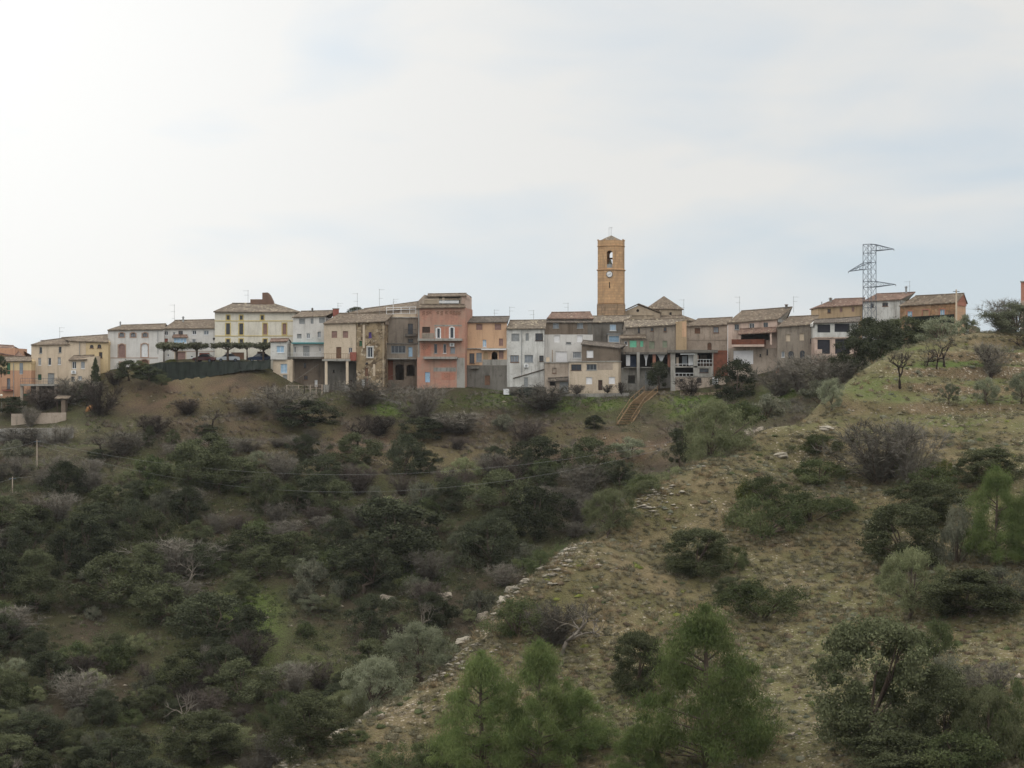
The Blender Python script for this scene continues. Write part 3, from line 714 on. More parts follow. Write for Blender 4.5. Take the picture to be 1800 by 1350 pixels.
# --- cream villa
h = House('villa', 'big cream villa with yellow window surrounds and a hipped roof carrying a brick turret', 'villa', 446, 636, 352)
wins = []
for u in (400.8, 424, 466, 500): 
    wins.append(op('s' if u > 450 else 'w', u-3.4, 568.5, u+3.4, 588, trim='yellow_trim', c='mauve_shutter' if u > 450 else 'dark_glass', fc='dark_wood'))
    wins.append(op('w', u-3.2, 596, u+3.2, 606, trim='yellow_trim', fc='dark_wood'))
for u in (401, 424, 461): wins.append(op('w', u-2.6, 554.5, u+2.6, 562, trim='yellow_trim', fc='dark_wood'))
wins += [op('g', 406, 619.5, 429, 636, c='brown_wood'), op('w', 396, 619.5, 399.5, 625, fc='red_paint'), op('g', 452, 618, 466, 634, c='dark_wood')]
h.block(377.5, 520, 548.5, 660, 'villa_plaster', depth=13, ops=wins)
h.band(377.6, 563.4, 519, 564.8, 'yellow_trim', out=.07); h.band(377.6, 589.8, 519, 591.2, 'yellow_trim', out=.07); h.band(376.5, 547, 520, 549.2, 'stone_trim', out=.2, name='cornice')
h.roof((375, 547.5), (528, 548), (408, 533.5), (482, 533.5), 6.5, 'tile_pale', over=.6)
h.box('brick_parapet', 'brown_brick', 440, 526, 461, 536, 6, 7.5); 
a = [h.L(u, v, 5.8) for u, v in ((461, 538), (461, 514.5), (470, 514), (474, 518), (478.5, 527), (481, 534), (481, 538))]
MB().prism([(p[0], p[2]) for p in a], 5.8, 7.8).build('turret', 'brown_brick', h.root)
h.antenna(436, 510, 530, left=-1)

# --- white corner shed and the tall white house on a dark undercroft
h = House('corner_house', 'small pale corner house with one blue curtained window, right end of the green netting', 'house', 497, 688, 342)
h.block(475.5, 504, 600, 632, 'white_stained', depth=6, ops=[op('w', 486, 608, 499.5, 620, c='blue_pane', n=2)])
h.block(480, 514, 632.1, 700, 'cream_plaster', y=.25, depth=6, part='lower_wall', ops=[op('w', 493, 639.5, 505, 656, c='blue_pane', n=2), op('d', 497, 659, 505, 674, c='grey_paint'), op('w', 487, 658, 490, 664, fc='brown_wood')])
h.roof((474, 600), (505, 599.5), (476, 596), (508, 595.5), 3, 'tile_red', 'white_stained'); h.band(475.5, 631, 504, 633, 'grey_concrete', out=.1)
h = House('white_tall_house', 'tall white house with a teal edged balcony, between the villa and the beige house', 'house', 540, 680, 345)
h.block(515, 572, 557, 627, 'white_plaster', depth=9, ops=[
    op('s', 526, 560, 536, 569.5, c='grey_paint'), op('s', 546, 560, 551, 569, c='grey_paint'), op('s', 561, 558.5, 571, 568, c='grey_paint'),
    op('s', 522, 587, 530, 595, c='grey_paint'), op('w', 539, 586, 545, 595, c='curtain_glass'), op('w', 558, 583, 564, 594, c='curtain_glass'),
    op('d', 533, 608, 544, 626, c='grey_paint'), op('w', 511.5 if 0 else 517, 609, 520, 620), op('w', 561, 611, 564, 618, c='curtain_glass')])
h.block(514, 572, 627.1, 700, 'brown_render', y=.5, depth=8, part='lower_wall', ops=[op('w', 534, 638, 538, 647, fc='dark_wood'), op('w', 534, 660, 541, 668, fc='brown_wood'), op('s', 553, 668, 558, 680, c='white_shutter')])
h.band(513, 602, 570, 604.3, 'teal_paint', out=.7, name='awning'); h.balcony(503, 567, 620, 627, 630.5, out=1.5, slab='dark_concrete', rail='white_paint', step=.3)
h.roof((513, 557.5), (573, 555), (529, 547.5), (592, 546), 4.5, 'tile_brown', hipR=False, wall=None)
h.chimney(547, 551, 541, 549, 4, 'dark_concrete', pot=True)
h.chimney(585, 595, 542, 560, 2.4, 'red_paint', 'dark_concrete'); h.antenna(594, 532, 544, 3)

# --- beige house with columns + rubble stone house under one roof
h = House('beige_house', 'beige house on two tall columns, left of the rubble stone house', 'house', 597, 684, 341)
h.block(569.5, 626, 569, 634, 'beige_plaster', depth=9, vtr=568, ops=[op('s', 583, 582, 592.5, 594, c='mauve_shutter'), op('s', 602.5, 582, 612, 594, c='mauve_shutter'),
    op('d', 591, 610, 600, 630, c='brown_wood'), op('w', 613, 611, 619.5, 620.5, fc='white_paint', c='dark_glass')])
h.block(569.5, 626, 634.1, 704, 'dark_concrete', y=2.6, depth=6.4, part='lower_wall', ops=[op('w', 585, 650, 588, 655, fc='dark_wood'), op('d', 613, 668, 619, 680, c='dark_wood')])
h.box('floor_slab', 'grey_concrete', 569.6, 634.15, 625.9, 636, .02, 2.59)
h.balcony(566, 616, 621.5, 631, 634.5, out=1.2, slab='grey_concrete', rail='brown_wood', step=.4)
for u in (573.2, 610.2):
    c = h.box('column', 'cream_plaster', u-2.2, 634.6, u+2.2, 676, -1.1, -.65); h.box('plinth', 'grey_concrete', u-4.5, 676.1, u+4.5, 704, -1.5, -.3)
h.box('parapet', 'red_paint', 615, 619, 626, 634, -1.0, -.02)
h.roof((568, 568.5), (627, 566.8), (596, 551), (627, 551), 4.8, 'tile_brown', hipL=True, hipR=False)
h = House('stone_house', 'narrow rubble stone house with mismatched little windows', 'house', 652, 684, 340.6, -6)
h.block(626.4, 676, 567, 704, 'rubble_stone', depth=9, vtr=565.5, ops=[op('w', 648, 584, 653, 593.5, c='purple_paint', fc='purple_paint', n=1), op('s', 631.5, 599, 636.5, 608.5, c='green_paint'),
    op('w', 646, 610, 655, 628, trim='white_plaster', fc='white_paint'), op('w', 642.5, 637, 647, 640.5, fc='dark_wood', n=1), op('d', 641.5, 646, 647.5, 661.5, c='brown_wood'), op('d', 635.5, 667, 641, 681, c='white_paint'), op('d', 642, 665, 647, 681, c='red_paint')])
m = MB()
for u0, v0, u1, v1 in ((637.5, 571, 641.2, 612), (655.8, 640, 659.5, 661)): x0, x1, z0, z1 = h.rect(u0, v0, u1, v1); m.box(x0, x1, -.025, -.003, z0, z1)
m.build('plaster_patch', 'beige_plaster', h.root)
h.roof((625.5, 566.5), (678, 564.5), (627.5, 551), (694, 550.5), 4.8, 'tile_brown', 'tan_plaster', hipL=False, hipR=False)
h.pipe(673.5, 568, 680, mat='cream_plaster'); h.antenna(628, 515, 550, left=-1, arms=3); h.antenna(667, 508, 548, left=1, arms=3)
h = House('brown_roof_house', 'low house set back, its long brown roof rising behind the stone house', 'house', 666, 640, 366, group=HOUSES)
h.block(604, 740, 551, 640, 'tan_plaster', depth=8, vtr=541)
h.roof((602, 552), (742, 541), (640, 543), (742, 529.5), 4, 'tile_brown', 'tan_plaster', hipL=True, hipR=False)
h.antenna(692, 525, 537)

# --- white railed terrace house with the dark arches
h = House('terrace_house', 'taupe house with white railed terrace and dark arches, left of the red brick house', 'house', 706, 684, 344)
h.block(677, 734, 559, 604, 'taupe_plaster', depth=9, ops=[op('w', 717, 569, 726, 588.5, fc='dark_wood'), op('w', 717.5, 596, 726, 602.5, fc='dark_wood')], cap='grey_concrete')
h.block(677.5, 733, 604.1, 629.5, 'taupe_plaster', y=-1.3, depth=1.28, part='sunroom', ops=[op('w', 687.5, 607.5, 713, 620.5, n=4, fc='grey_paint', c='dark_glass'), op('d', 718, 610, 725, 627, c='blue_pane')])
h.band(676, 603, 734, 604.5, 'dark_concrete', y=-1.3, out=.2, name='sunroom_roof'); h.box('sunroom_slab', 'grey_concrete', 676.5, 629.6, 732, 631.4, -1.4, 2)
h.block(677.5, 733, 631.5, 704, 'brown_render', y=-.2, depth=8, part='lower_wall', ops=[op('o', 695, 640, 710, 668, arch=.8, deep=3), op('o', 714.5, 641, 729, 661, arch=.5, deep=3), op('x', 678, 634, 691, 668, c='rust_panel')])
h.block(681, 732, 551.5, 558.9, 'cream_plaster', y=.2, depth=5, part='parapet')
m = MB()
for v in (540, 544, 551): a = h.L(679, v+1, .1); b = h.L(731.5, v-.5, .1); m.tube([a, b], .05 if v < 550 else .03, 5)
for u in (679.5, 691, 705, 720, 731): a = h.L(u, 552 if u != 691 else 553, .1); b = h.L(u, 540 if u != 691 else 531, .1); m.tube([a, b], .05, 5)
m.build('railing', 'white_paint', h.root); h.balcony(711.5, 731.5, 579, 587.5, 591, out=.7, slab='dark_concrete')

# --- red brick tower house
h = House('brick_house', 'tall bare red brick house with two concrete balconies and a white balustrade on top', 'house', 780, 676, 339.5, -7)
h.block(735, 817.5, 541, 596, 'red_brick', depth=9, ops=[op('s', 742, 574.5, 756, 585, c='dark_wood'), op('w', 768, 577, 773.5, 594.5, arch=1.0, trim='white_paint', n=1), op('w', 791, 575.5, 797.5, 594.5, arch=1.0, trim='white_paint', n=1)])
h.block(735, 817.5, 596.05, 628, 'red_brick', depth=9, part='middle_wall', ops=[op('w', 763, 604.5, 768.5, 621, fc='grey_paint'), op('w', 779, 604.5, 784.5, 621, fc='white_paint'), op('w', 791.5, 610.5, 800, 621, c='curtain_glass', fc='grey_paint')])
h.block(733, 817.5, 628.05, 694, 'red_brick', depth=9, part='lower_wall', ops=[op('d', 747, 654, 756, 672, c='blue_pane')])
h.block(746, 811, 520.5, 535.5, 'taupe_plaster', y=2.0, depth=6.9, part='loggia', ops=[op('o', 771, 522.5, 808, 534, deep=.4)])
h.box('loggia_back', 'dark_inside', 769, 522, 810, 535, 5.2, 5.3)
h.box('loggia_pier', 'cream_plaster', 777.5, 523, 781, 534, 2.02, 2.3)
m = MB()
for i in range(14):
    x0, x1, z0, z1 = h.rect(747+i*1.82, 526.5, 747.9+i*1.82, 534, 1.9); m.box(x0, x1, 1.8, 1.95, z0, z1)
x0, x1, z0, z1 = h.rect(746.5, 525.3, 809, 526.5, 1.9); m.box(x0, x1, 1.76, 1.97, z0, z1); m.build('balustrade', 'cream_plaster', h.root)
m = MB()
for i in range(17): x0, x1, z0, z1 = h.rect(773+i*2.05, 528.5, 774.6+i*2.05, 533.5, 2.4); m.box(x0, x1, 1.8, 1.95, z0, z1)
m.build('white_balusters', 'white_paint', h.root)
h.roof((734, 541), (818.5, 539.5), (738, 535.5), (819, 535), 2.0, 'tile_brown', back=False, over=.4, part='lower_roof')
h.block(811.2, 819, 520.5, 545, 'pink_plaster', y=1.9, depth=7, part='side_pier')
h.roof((750, 520.5), (820.5, 519.5), (752, 517), (820, 516), 2.6, 'tile_brown', 'pink_plaster', y=1.9, over=.3, hipL=False, hipR=False)
a = [h.L(u, v, 2.0) for u, v in ((733, 531), (746, 518), (746, 541), (733, 541))]; MB().prism([(p[0], p[2]) for p in a], 2.0, 8).build('side_wing', 'tan_plaster', h.root)
a = [h.L(u, v, y_) for u, v, y_ in ((816.5, 541, 0), )]; xr = a[0][0]
z1_ = h.L(817, 540, 0)[2]; z2_ = h.L(824, 519, 6)[2]; MB().add([(xr-.3, .01, z1_), (xr-.02, 8.9, z1_), (xr-.02, 6, z2_), (xr-.02, 2, z2_-.1), (xr-.02, .01, z1_)], [(4, 1, 2, 3)]).build('side_gable', 'pink_plaster', h.root)
h.balcony(734, 811, 595, 595.3, 599, out=1.3, slab='grey_concrete', rail='grey_concrete', solid=True)
h.balcony(744, 803, 627, 627.3, 631, out=1.1, slab='grey_concrete', rail='grey_concrete', solid=True)
m = MB()
for (cu, n) in ((743, 4), (750, 4), (755, 3), (768, 3), (775, 4), (783, 3), (791, 3), (796, 4), (801, 4), (806, 4)):
    for i in range(n*2):
        u = cu+(i % 2)*2.2-(i//2 % 2)*.8; v = 547+(i//2)*1.9
        x0, x1, z0, z1 = h.rect(u, v, u+1.5, v+1.4); m.box(x0, x1, -.02, -.003, z0, z1)
for i in range(14):
    u = 742+(i % 4)*3.1+(i//4 % 2)*1.5; v = 606+(i//4)*2.6; x0, x1, z0, z1 = h.rect(u, v, u+1.5, v+1.4); m.box(x0, x1, -.02, -.003, z0, z1)
    u = 781+(i % 4)*2.6+(i//4 % 2)*1.3; v = 656+(i//4)*2.4; x0, x1, z0, z1 = h.rect(u, v, u+1.0, v+1.1); m.box(x0, x1, -.02, -.003, z0, z1)
m.build('brick_vents', 'brown_wood', h.root)  # raised dark squares imitate the shade in the brick holes
h.band(764, 575, 786 if 0 else 766.5, 593, 'grey_concrete', out=.02, name='concrete_strip'); h.band(763, 571, 812, 573.5, 'grey_concrete', out=.03, name='lintel')
h.band(762, 646, 802, 653, 'grey_concrete', out=.02, name='concrete_band'); h.band(803, 629, 817, 690, 'grey_concrete', out=.025, name='concrete_strip')
h.band(735, 541.5, 737.5, 628, 'grey_concrete', out=.02, name='concrete_strip'); h.band(742, 585.5, 763, 594.5, 'taupe_plaster', out=.02, name='plaster_patch')
for (u0, v0, u1, v1) in ((774.5, 575.5, 781, 594), (783, 575.5, 789.5, 594), (799, 576, 806, 594), (740, 604, 757, 625)): h.band(u0, v0, u1, v1, 'brick_orange', out=.015, name='brick_patch')
h.band(776, 655, 800, 668, 'brick_orange', out=.012, name='brick_patch'); h.ac(795, 606)

# --- orange house above a stained concrete base
h = House('apricot_house', 'apricot orange house with a stained grey base, right of the red brick house', 'house', 858, 678, 342)
h.block(822, 891, 567, 612, 'apricot_plaster', depth=9, vtr=565.5, ops=[op('s', 837, 569.5, 848, 580, c='mauve_shutter'), op('s', 869.5, 569, 881, 580, c='mauve_shutter'), op('w', 848.5, 597, 855, 610, c='blue_pane'), op('s', 877, 595, 884.5, 608, c='mauve_shutter')])
h.block(820, 891, 613.6, 642, 'apricot_plaster', y=-.6, depth=8, part='middle_wall', ops=[op('w', 825, 621, 834, 639, c='dark_glass', fc='brown_wood'), op('w', 837, 620, 847, 636, c='curtain_glass', fc='grey_paint'),
    op('x', 849.5, 619, 858.5, 632, arch=1, c='ochre_plaster'), op('o', 864, 618.5, 874.5, 633, arch=1, deep=2), op('x', 877, 616, 885, 631, c='mauve_shutter')])
h.block(818, 891, 642.1, 696, 'dark_concrete', y=-.7, depth=8, part='lower_wall', ops=[op('d', 852, 660, 861.5, 677, c='brown_wood')])
h.band(848, 632, 891, 642, 'grey_concrete', y=-.6, out=.03, name='cement_patch')
h.box('ledge', 'grey_concrete', 820, 612.05, 891, 613.55, -.9, 1)
h.box('roof_sheet', 'white_paint', 846, 613.0, 890, 615.2, -1.5, -.92)
h.roof((821, 566.5), (892, 565.5), (830, 557.3), (896, 556.5), 4.5, 'tile_grey', 'apricot_plaster', hipL=False, hipR=False)
h.balcony(828, 842, 638, 644, 648, y=-.7, out=.7, slab='dark_concrete'); h.antenna(869, 544, 558); h.antenna(896, 539, 556)

# --- grey white house
h = House('grey_white_house', 'grey white stained house with two rows of three windows and an air conditioner', 'house', 924, 690, 341.5)
h.block(890.5, 957, 578, 704, 'white_stained', depth=9, ops=[op('s', 899, 586.5, 913, 600, c='grey_paint'), op('s', 924, 586, 929.5, 599, c='grey_paint'), op('w', 941, 586, 954.5, 599, fc='dark_wood', n=2),
    op('w', 897, 624.5, 912, 637, c='curtain_glass', fc='brown_wood', n=3), op('w', 922, 624, 937, 637, c='curtain_glass', fc='grey_paint', n=3), op('w', 948, 625, 955.5, 635.5, fc='dark_wood'), op('d', 921, 663.5, 928, 681, c='grey_paint')])
h.roof((889.5, 577.5), (959, 577), (896, 563.5), (961, 562.5), 4.5, 'tile_pale', 'white_stained', hipL=False, hipR=False)
a, b = h.L(902, 665, -.12), h.L(957, 649, -.12); MB().tube([a, b], .09, 5).build('lean_to_edge', 'tile_grey', h.root); h.ac(925, 643)
h.pipe(917, 580, 662, mat='grey_paint'); h.antenna(938, 545, 563, left=-1); h.band(891, 680, 957, 700, 'dark_concrete', out=.04, name='plinth')

# --- brown topped white house with red roof
h = House('two_tone_house', 'brown topped white house under a short red roof, with a white shutter onto its terrace', 'house', 1000, 690, 345)
h.block(957.3, 1042, 566, 588, 'brown_render', depth=8, ops=[op('w', 972, 567.5, 982.5, 577, c='curtain_glass', fc='grey_paint'), op('w', 1014.5, 567.5, 1025, 577, c='curtain_glass', fc='grey_paint')])
h.block(957.3, 1042, 588.05, 640, 'white_plaster', depth=8, part='lower_wall', ops=[op('s', 977, 618, 997, 637.5, c='white_shutter'), op('w', 1007, 618.5, 1021.5, 629.5, c='curtain_glass', n=4), op('w', 995, 601.5, 1004, 604.5, fc='grey_paint', n=1),
    op('s', 974, 589.5, 984, 602, c='white_shutter'), op('s', 1014, 589.5, 1024, 601.5, c='white_shutter')])
h.block(963, 1041, 558.5, 565.9, 'grey_concrete', y=1.4, depth=6, part='attic', vtr=558.5)
h.roof((961, 559.5), (1044, 559.5), (969, 549.5), (1038, 548.5), 3.2, 'tile_red', 'grey_concrete', y=1.4, over=.4, hipL=False, hipR=False)
h.roof((957, 566.5), (1043, 566.5), (957, 563.6), (1043, 563.6), 1.3, 'tile_grey', over=.3, back=False, part='lower_roof', hipL=False, hipR=False)
h.antenna(998.5, 532, 550, left=-1); h.band(1033, 566.5, 1041.5, 588, 'dark_concrete', out=.03, name='plaster_patch')
h = House('garage_house', 'low beige block with a grey garage door under a small tiled awning', 'house', 980, 690, 338.5)
h.block(957.5, 1000, 638, 704, 'tan_plaster', depth=5.5, cap='grey_concrete', ops=[op('w', 971, 646.5, 978, 656, c='tan_plaster', fc='brown_wood', n=1), op('o', 966.5, 670.5, 977, 678, deep=2), op('g', 983.5, 671, 999, 692, c='grey_paint')])
h.roof((963, 670), (999, 667.5), (967, 665), (999, 663), .6, 'tile_grey', y=-.6, over=.3, back=False, part='awning', hipL=False, hipR=False)
h.box('water_tank', 'cream_plaster', 960, 628, 966, 637, 1, 1.7); h.box('pier', 'tan_plaster', 970, 615, 972, 637.3, 1.2, 1.5)

h = House('shutter_house', 'beige house with white shutters and brown top, by the wooden stairs', 'house', 1045, 690, 337.5, -7)
h.block(1000.2, 1087, 637, 704, 'beige_plaster', depth=7, vtr=636, cap='grey_concrete', ops=[op('w', 1004, 640.5, 1022, 651, fc='dark_wood', n=2), op('w', 1031, 640, 1049, 650.5, fc='grey_paint', n=3, c='dark_glass'),
    op('s', 1030, 663, 1041, 675.5, c='white_shutter'), op('s', 1070, 662.5, 1081, 675, c='white_shutter'), op('d', 1051.5, 668, 1059, 686, c='dark_wood')])
h.block(1022.5, 1087, 605, 636, 'brown_render', y=.4, depth=6.5, part='upper_wall', vtr=611, ops=[op('s', 1031, 616, 1043, 629, c='white_shutter')])
h.band(1050, 637.5, 1077, 650, 'tan_plaster', out=.02, name='plaster_patch')
h.roof((1021, 604.5), (1089, 611.5), (1026, 598.5), (1101, 616 if 0 else 606), 3.3, 'tile_grey', y=.4, back=True, hipL=False, hipR=False, wall='brown_render')
h = House('grey_brown_house', 'grey brown house set back below the tower with one pale blue window', 'house', 1065, 640, 357)
h.block(1043, 1096, 566, 640, 'dark_concrete', depth=8, ops=[op('w', 1072, 570, 1083, 581, c='blue_pane', n=3)])
h.block(1069, 1090, 588, 640, 'white_plaster', y=-2.2, depth=2.1, part='glazed_porch', cap='grey_paint', ops=[op('x', 1070.5, 590.5, 1088, 601, c='blue_pane'), op('x', 1070.5, 603, 1088, 612, c='white_paint')])
h.roof((1041, 566.5), (1098, 565), (1042, 556), (1112, 554.5), 5, 'tile_pale', 'dark_concrete', hipL=False, hipR=False)

# --- church tower
h = House('church_tower', 'octagonal sandy stone bell tower with a white clock, tallest thing in the village', 'tower', 1075.5, 560, 368, group=None)
t_ = h.root; rot = R(-100-22.5); Rr = 2.62
def zz(v): return h.L(1075.5, v, 0)[2]
def octo(m, r, z0, z1): m.lathe([(r, z0), (r, z1)], 0, 2.6, 8, rot)
m = MB(); octo(m, Rr+.12, zz(600), zz(534)); m.build('base', 'stone_tower_low', t_)
m = MB(); octo(m, Rr, zz(533.2), zz(474.2)); m.build('shaft', 'stone_tower', t_)
# belfry: eight walls, four with arched openings
m = MB(); zb, zt = zz(473), zz(432.3); ao, ah = zz(470.5), zz(440)
for i in range(8):
    a0, a1 = rot+i*math.pi/4, rot+(i+1)*math.pi/4; Ro = Rr*.985
    p, q = Vector((Ro*math.cos(a0), 2.6+Ro*math.sin(a0), 0)), Vector((Ro*math.cos(a1), 2.6+Ro*math.sin(a1), 0)); inn = (Vector((0, 2.6, 0))-(p+q)/2).normalized()*.55
    def V(e, z, d=0): r_ = p.lerp(q, e)+inn*d; return (r_.x, r_.y, z)
    if i % 2: m.poly([V(0, zb), V(1, zb), V(1, zt), V(0, zt)]); m.poly([V(.1, zb, 1), V(.9, zb, 1), V(.9, zt, 1), V(.1, zt, 1)]); continue
    e0, e1 = .24, .78; hw = (e1-e0)/2*(q-p).length; cz = ah-hw
    for d in (0, 1):
        m.poly([V(0, zb, d), V(e0, zb, d), V(e0, zt, d), V(0, zt, d)]); m.poly([V(e1, zb, d), V(1, zb, d), V(1, zt, d), V(e1, zt, d)])
        m.poly([V(e0, zb, d), V(e1, zb, d), V(e1, ao, d), V(e0, ao, d)])
    arc = [((e0+e1)/2-(e1-e0)/2*math.cos(math.pi*j/10), cz+hw*math.sin(math.pi*j/10)) for j in range(11)]
    for j in range(10):
        (ea, za), (eb, zb_) = arc[j], arc[j+1]
        for d in (0, 1): m.poly([V(ea, za, d), V(eb, zb_, d), V(eb, zt, d), V(ea, zt, d)])
        m.poly([V(ea, za, 0), V(eb, zb_, 0), V(eb, zb_, 1), V(ea, za, 1)])
    m.poly([V(e0, ao), V(e0, ao, 1), V(e0, cz, 1), V(e0, cz)]); m.poly([V(e1, ao), V(e1, ao, 1), V(e1, cz, 1), V(e1, cz)]); m.poly([V(e0, ao), V(e1, ao), V(e1, ao, 1), V(e0, ao, 1)])
m.build('belfry', 'stone_tower', t_)
m = MB()
for v, r, hh in ((473.6, Rr+.2, .16), (532.8, Rr+.07, .12), (431.6, Rr+.09, .14)): z = zz(v); m.lathe([(r-.12, z-hh), (r, z-.02), (r, z+.06), (r-.1, z+hh*.6)], 0, 2.6, 8, rot)
m.build('cornice', 'stone_tower', t_)
m = MB(); octo(m, Rr-.02, zz(430.8), zz(421.5))
for i in range(8):
    a0 = rot+i*math.pi/4; m.box(2.52*math.cos(a0)-.14, 2.52*math.cos(a0)+.14, 2.6+2.52*math.sin(a0)-.14, 2.6+2.52*math.sin(a0)+.14, zz(422), zz(419.5))
m.build('parapet', 'stone_tower', t_)
m = MB(); m.lathe([(2.3, zz(421.4)), (1.75, zz(419.5)), (.9, zz(415.5)), (.05, zz(412))], 0, 2.6, 8, rot); m.build('spire_roof', 'tile_pale', t_)
m = MB(); m.tube([(0, 2.6, zz(412.5)), (0, 2.6, zz(397))], .03, 5); m.tube([(-.45, 2.6, zz(398.5)), (.35, 2.6, zz(398.5))], .03, 5); m.tube([(-.4, 2.6, zz(412.8)), (-.4, 2.6, zz(398))], .025, 5); m.build('weather_vane', 'antenna_metal', t_)
nx_, ny_ = math.cos(R(-100)), math.sin(R(-100)); ap = Rr*math.cos(R(22.5)); cc = Vector((ap*nx_, 2.6+ap*ny_, zz(482)))
tx = Vector((-ny_, nx_, 0)); nn = Vector((nx_, ny_, 0)); up = Vector((0, 0, 1))
def disc(name, r, d0, d1, mat, parent, cz=cc):
    m = MB(); k = 28; P0 = [cz+tx*(r*math.cos(2*math.pi*i/k))+up*(r*math.sin(2*math.pi*i/k)) for i in range(k)]
    return m.add([p+nn*d0 for p in P0]+[p+nn*d1 for p in P0], [tuple(range(k)), tuple(range(2*k-1, k-1, -1))]+[(i, (i+1) % k, (i+1) % k+k, i+k) for i in range(k)]).build(name, mat, parent)
ck = disc('clock', .62, -.05, .09, 'black_iron', t_); disc('clock_face', .53, .05, .105, 'white_paint', ck)
m = MB()
for i in range(12):
    a0 = i*math.pi/6; m.tube([cc+nn*.11+tx*(.40*math.cos(a0))+up*(.40*math.sin(a0)), cc+nn*.11+tx*(.48*math.cos(a0))+up*(.48*math.sin(a0))], .018, 4)
m.build('hour_marks', 'black_iron', ck)
m = MB(); m.tube([cc+nn*.125, cc+nn*.125+tx*.26+up*.12], .028, 4); m.tube([cc+nn*.13+tx*.03, cc+nn*.13-tx*.36-up*.16], .022, 4); m.build('clock_hands', 'black_iron', ck)
sc_ = Vector((ap*nx_, 2.6+ap*ny_, zz(501))); m = MB(); hs = .55
m.add([sc_+tx*a+up*b+nn*d for d in (.01, -.02) for a, b in ((-.09, -hs), (.09, -hs), (.09, hs), (-.09, hs))], [(0,1,2,3),(7,6,5,4),(0,4,5,1),(1,5,6,2),(2,6,7,3),(3,7,4,0)]); m.build('slit_window', 'dark_inside', t_)
bz = zz(458); m = MB(); m.lathe([(.50, bz-.75), (.44, bz-.62), (.30, bz-.3), (.24, bz+.1), (.12, bz+.25), (.03, bz+.27)], -.25, 1.3, 14); bl = m.build('bell', 'bronze', t_, True)
MB().box(-.9, .4, 1.2, 1.4, bz+.28, bz+.6).build('bell_beam', 'dark_wood', bl)
MB().tube([(-.25, 1.3, bz-.2), (-.25, 1.3, bz-.95)], .05, 6).build('clapper', 'black_iron', bl)
MB().box(-1.0, .5, .55, .62, zz(470.4), zz(464)).build('louvre', 'grey_paint', t_)

# --- church
h = House('church', 'sandstone church beside the tower, with a pyramid roofed lantern and round gable window', 'church', 1150, 580, 372, group=None)
m = MB(); cx0 = h.L(1167, 545, 4)[0]
dr = (h.L(1201, 545, 4)[0]-h.L(1133, 545, 4)[0])/2
m.lathe([(dr*.96, h.L(1167, 590, 4)[2]), (dr*.96, h.L(1167, 544.5, 4)[2])], cx0, 4, 8, R(22.5)+R(6)); m.build('lantern_wall', 'church_plaster', h.root)
m = MB(); m.lathe([(dr*1.05, h.L(1167, 545, 4)[2]), (dr*1.06, h.L(1167, 544, 4)[2]), (dr*.55, h.L(1167, 532.5, 4)[2]), (.05, h.L(1167, 520.5, 4)[2])], cx0, 4, 8, R(22.5)+R(6)); m.build('lantern_roof', 'tile_brown', h.root)
yl = 4-dr*.96*math.cos(R(22.5))-.06
for (u0, v0, u1, v1) in ((1177, 549, 1180.5, 555.5), (1153.5, 543.9 if 0 else 546, 1156, 548.5)):
    h.box('lantern_window', 'dark_inside', u0, v0, u1, v1, yl-.05, yl+.25)
a = [h.L(u, v, -1) for u, v in ((1096, 548), (1122.5, 536.5), (1160, 551), (1160, 600), (1096, 600))]
MB().prism([(p[0], p[2]) for p in a], -1, 3).build('gable_wall', 'church_plaster', h.root)
m = MB(); P0 = [h.L(u, v, -1) for u, v in ((1094, 548.2), (1122.5, 535), (1163, 550.5))]
for i in (0, 1):
    p, q = P0[i], P0[i+1]; m.add([(p[0], -1.25, p[2]), (q[0], -1.25, q[2]), (q[0], 3.2, q[2]), (p[0], 3.2, p[2]), (p[0], -1.25, p[2]+.2), (q[0], -1.25, q[2]+.2), (q[0], 3.2, q[2]+.2), (p[0], 3.2, p[2]+.2)], [(0,3,2,1),(4,5,6,7),(0,1,5,4),(1,2,6,5),(2,3,7,6),(3,0,4,7)])
m.build('gable_roof', 'tile_brown', h.root)
p = h.L(1121, 546, -1.02); k = 16; MB().prism([(p[0]+.27*math.cos(2*math.pi*i/k), p[2]+.27*math.sin(2*math.pi*i/k)) for i in range(k)], -1.03, -.9).build('round_window', 'dark_inside', h.root)
h.box('pilaster', 'church_plaster', 1105, 546, 1110, 600, -1.15, -1.01); h.box('pilaster', 'church_plaster', 1132, 546, 1137, 600, -1.15, -1.01); h.box('cornice', 'church_plaster', 1110, 553, 1150, 554.5, -1.2, -1.01)
h.block(1140, 1216, 561, 600, 'church_plaster', y=-2.2, depth=6, part='aisle_wall')
h.roof((1139, 561.5), (1226, 563.5), (1160, 556), (1199, 554), 2.5, 'tile_brown', y=-2.2, hipL=True, hipR=True, part='aisle_roof')

# --- long taupe house with mint shutters
h = House('mint_shutter_house', 'long taupe house with mint green shutters and an open gallery with red brick pillars', 'house', 1145, 680, 345.5)
h.block(1101, 1188, 575, 622, 'taupe_plaster', depth=9, vtr=570, ops=[op('w', 1121, 576.5, 1125, 585.5, fc='dark_wood'), op('w', 1143.5, 576, 1149, 582.5, fc='brown_wood'), op('w', 1166.5, 575.5, 1172, 583, fc='brown_wood'), op('s', 1141, 600, 1150.5, 613, c='sage_shutter'), op('s', 1164.5, 599, 1173, 611, c='sage_shutter')])
h.block(1188.2, 1207, 566, 622, 'ochre_plaster', y=-.3, depth=8.5, part='end_wall', vtr=563)
h.band(1199, 566, 1206.5, 592, 'apricot_plaster', y=-.3, out=.02, name='plaster_patch')
h.roof((1099, 575.5), (1189, 570), (1100, 563), (1206, 560), 4.5, 'tile_pale', 'taupe_plaster', hipL=False, hipR=False)
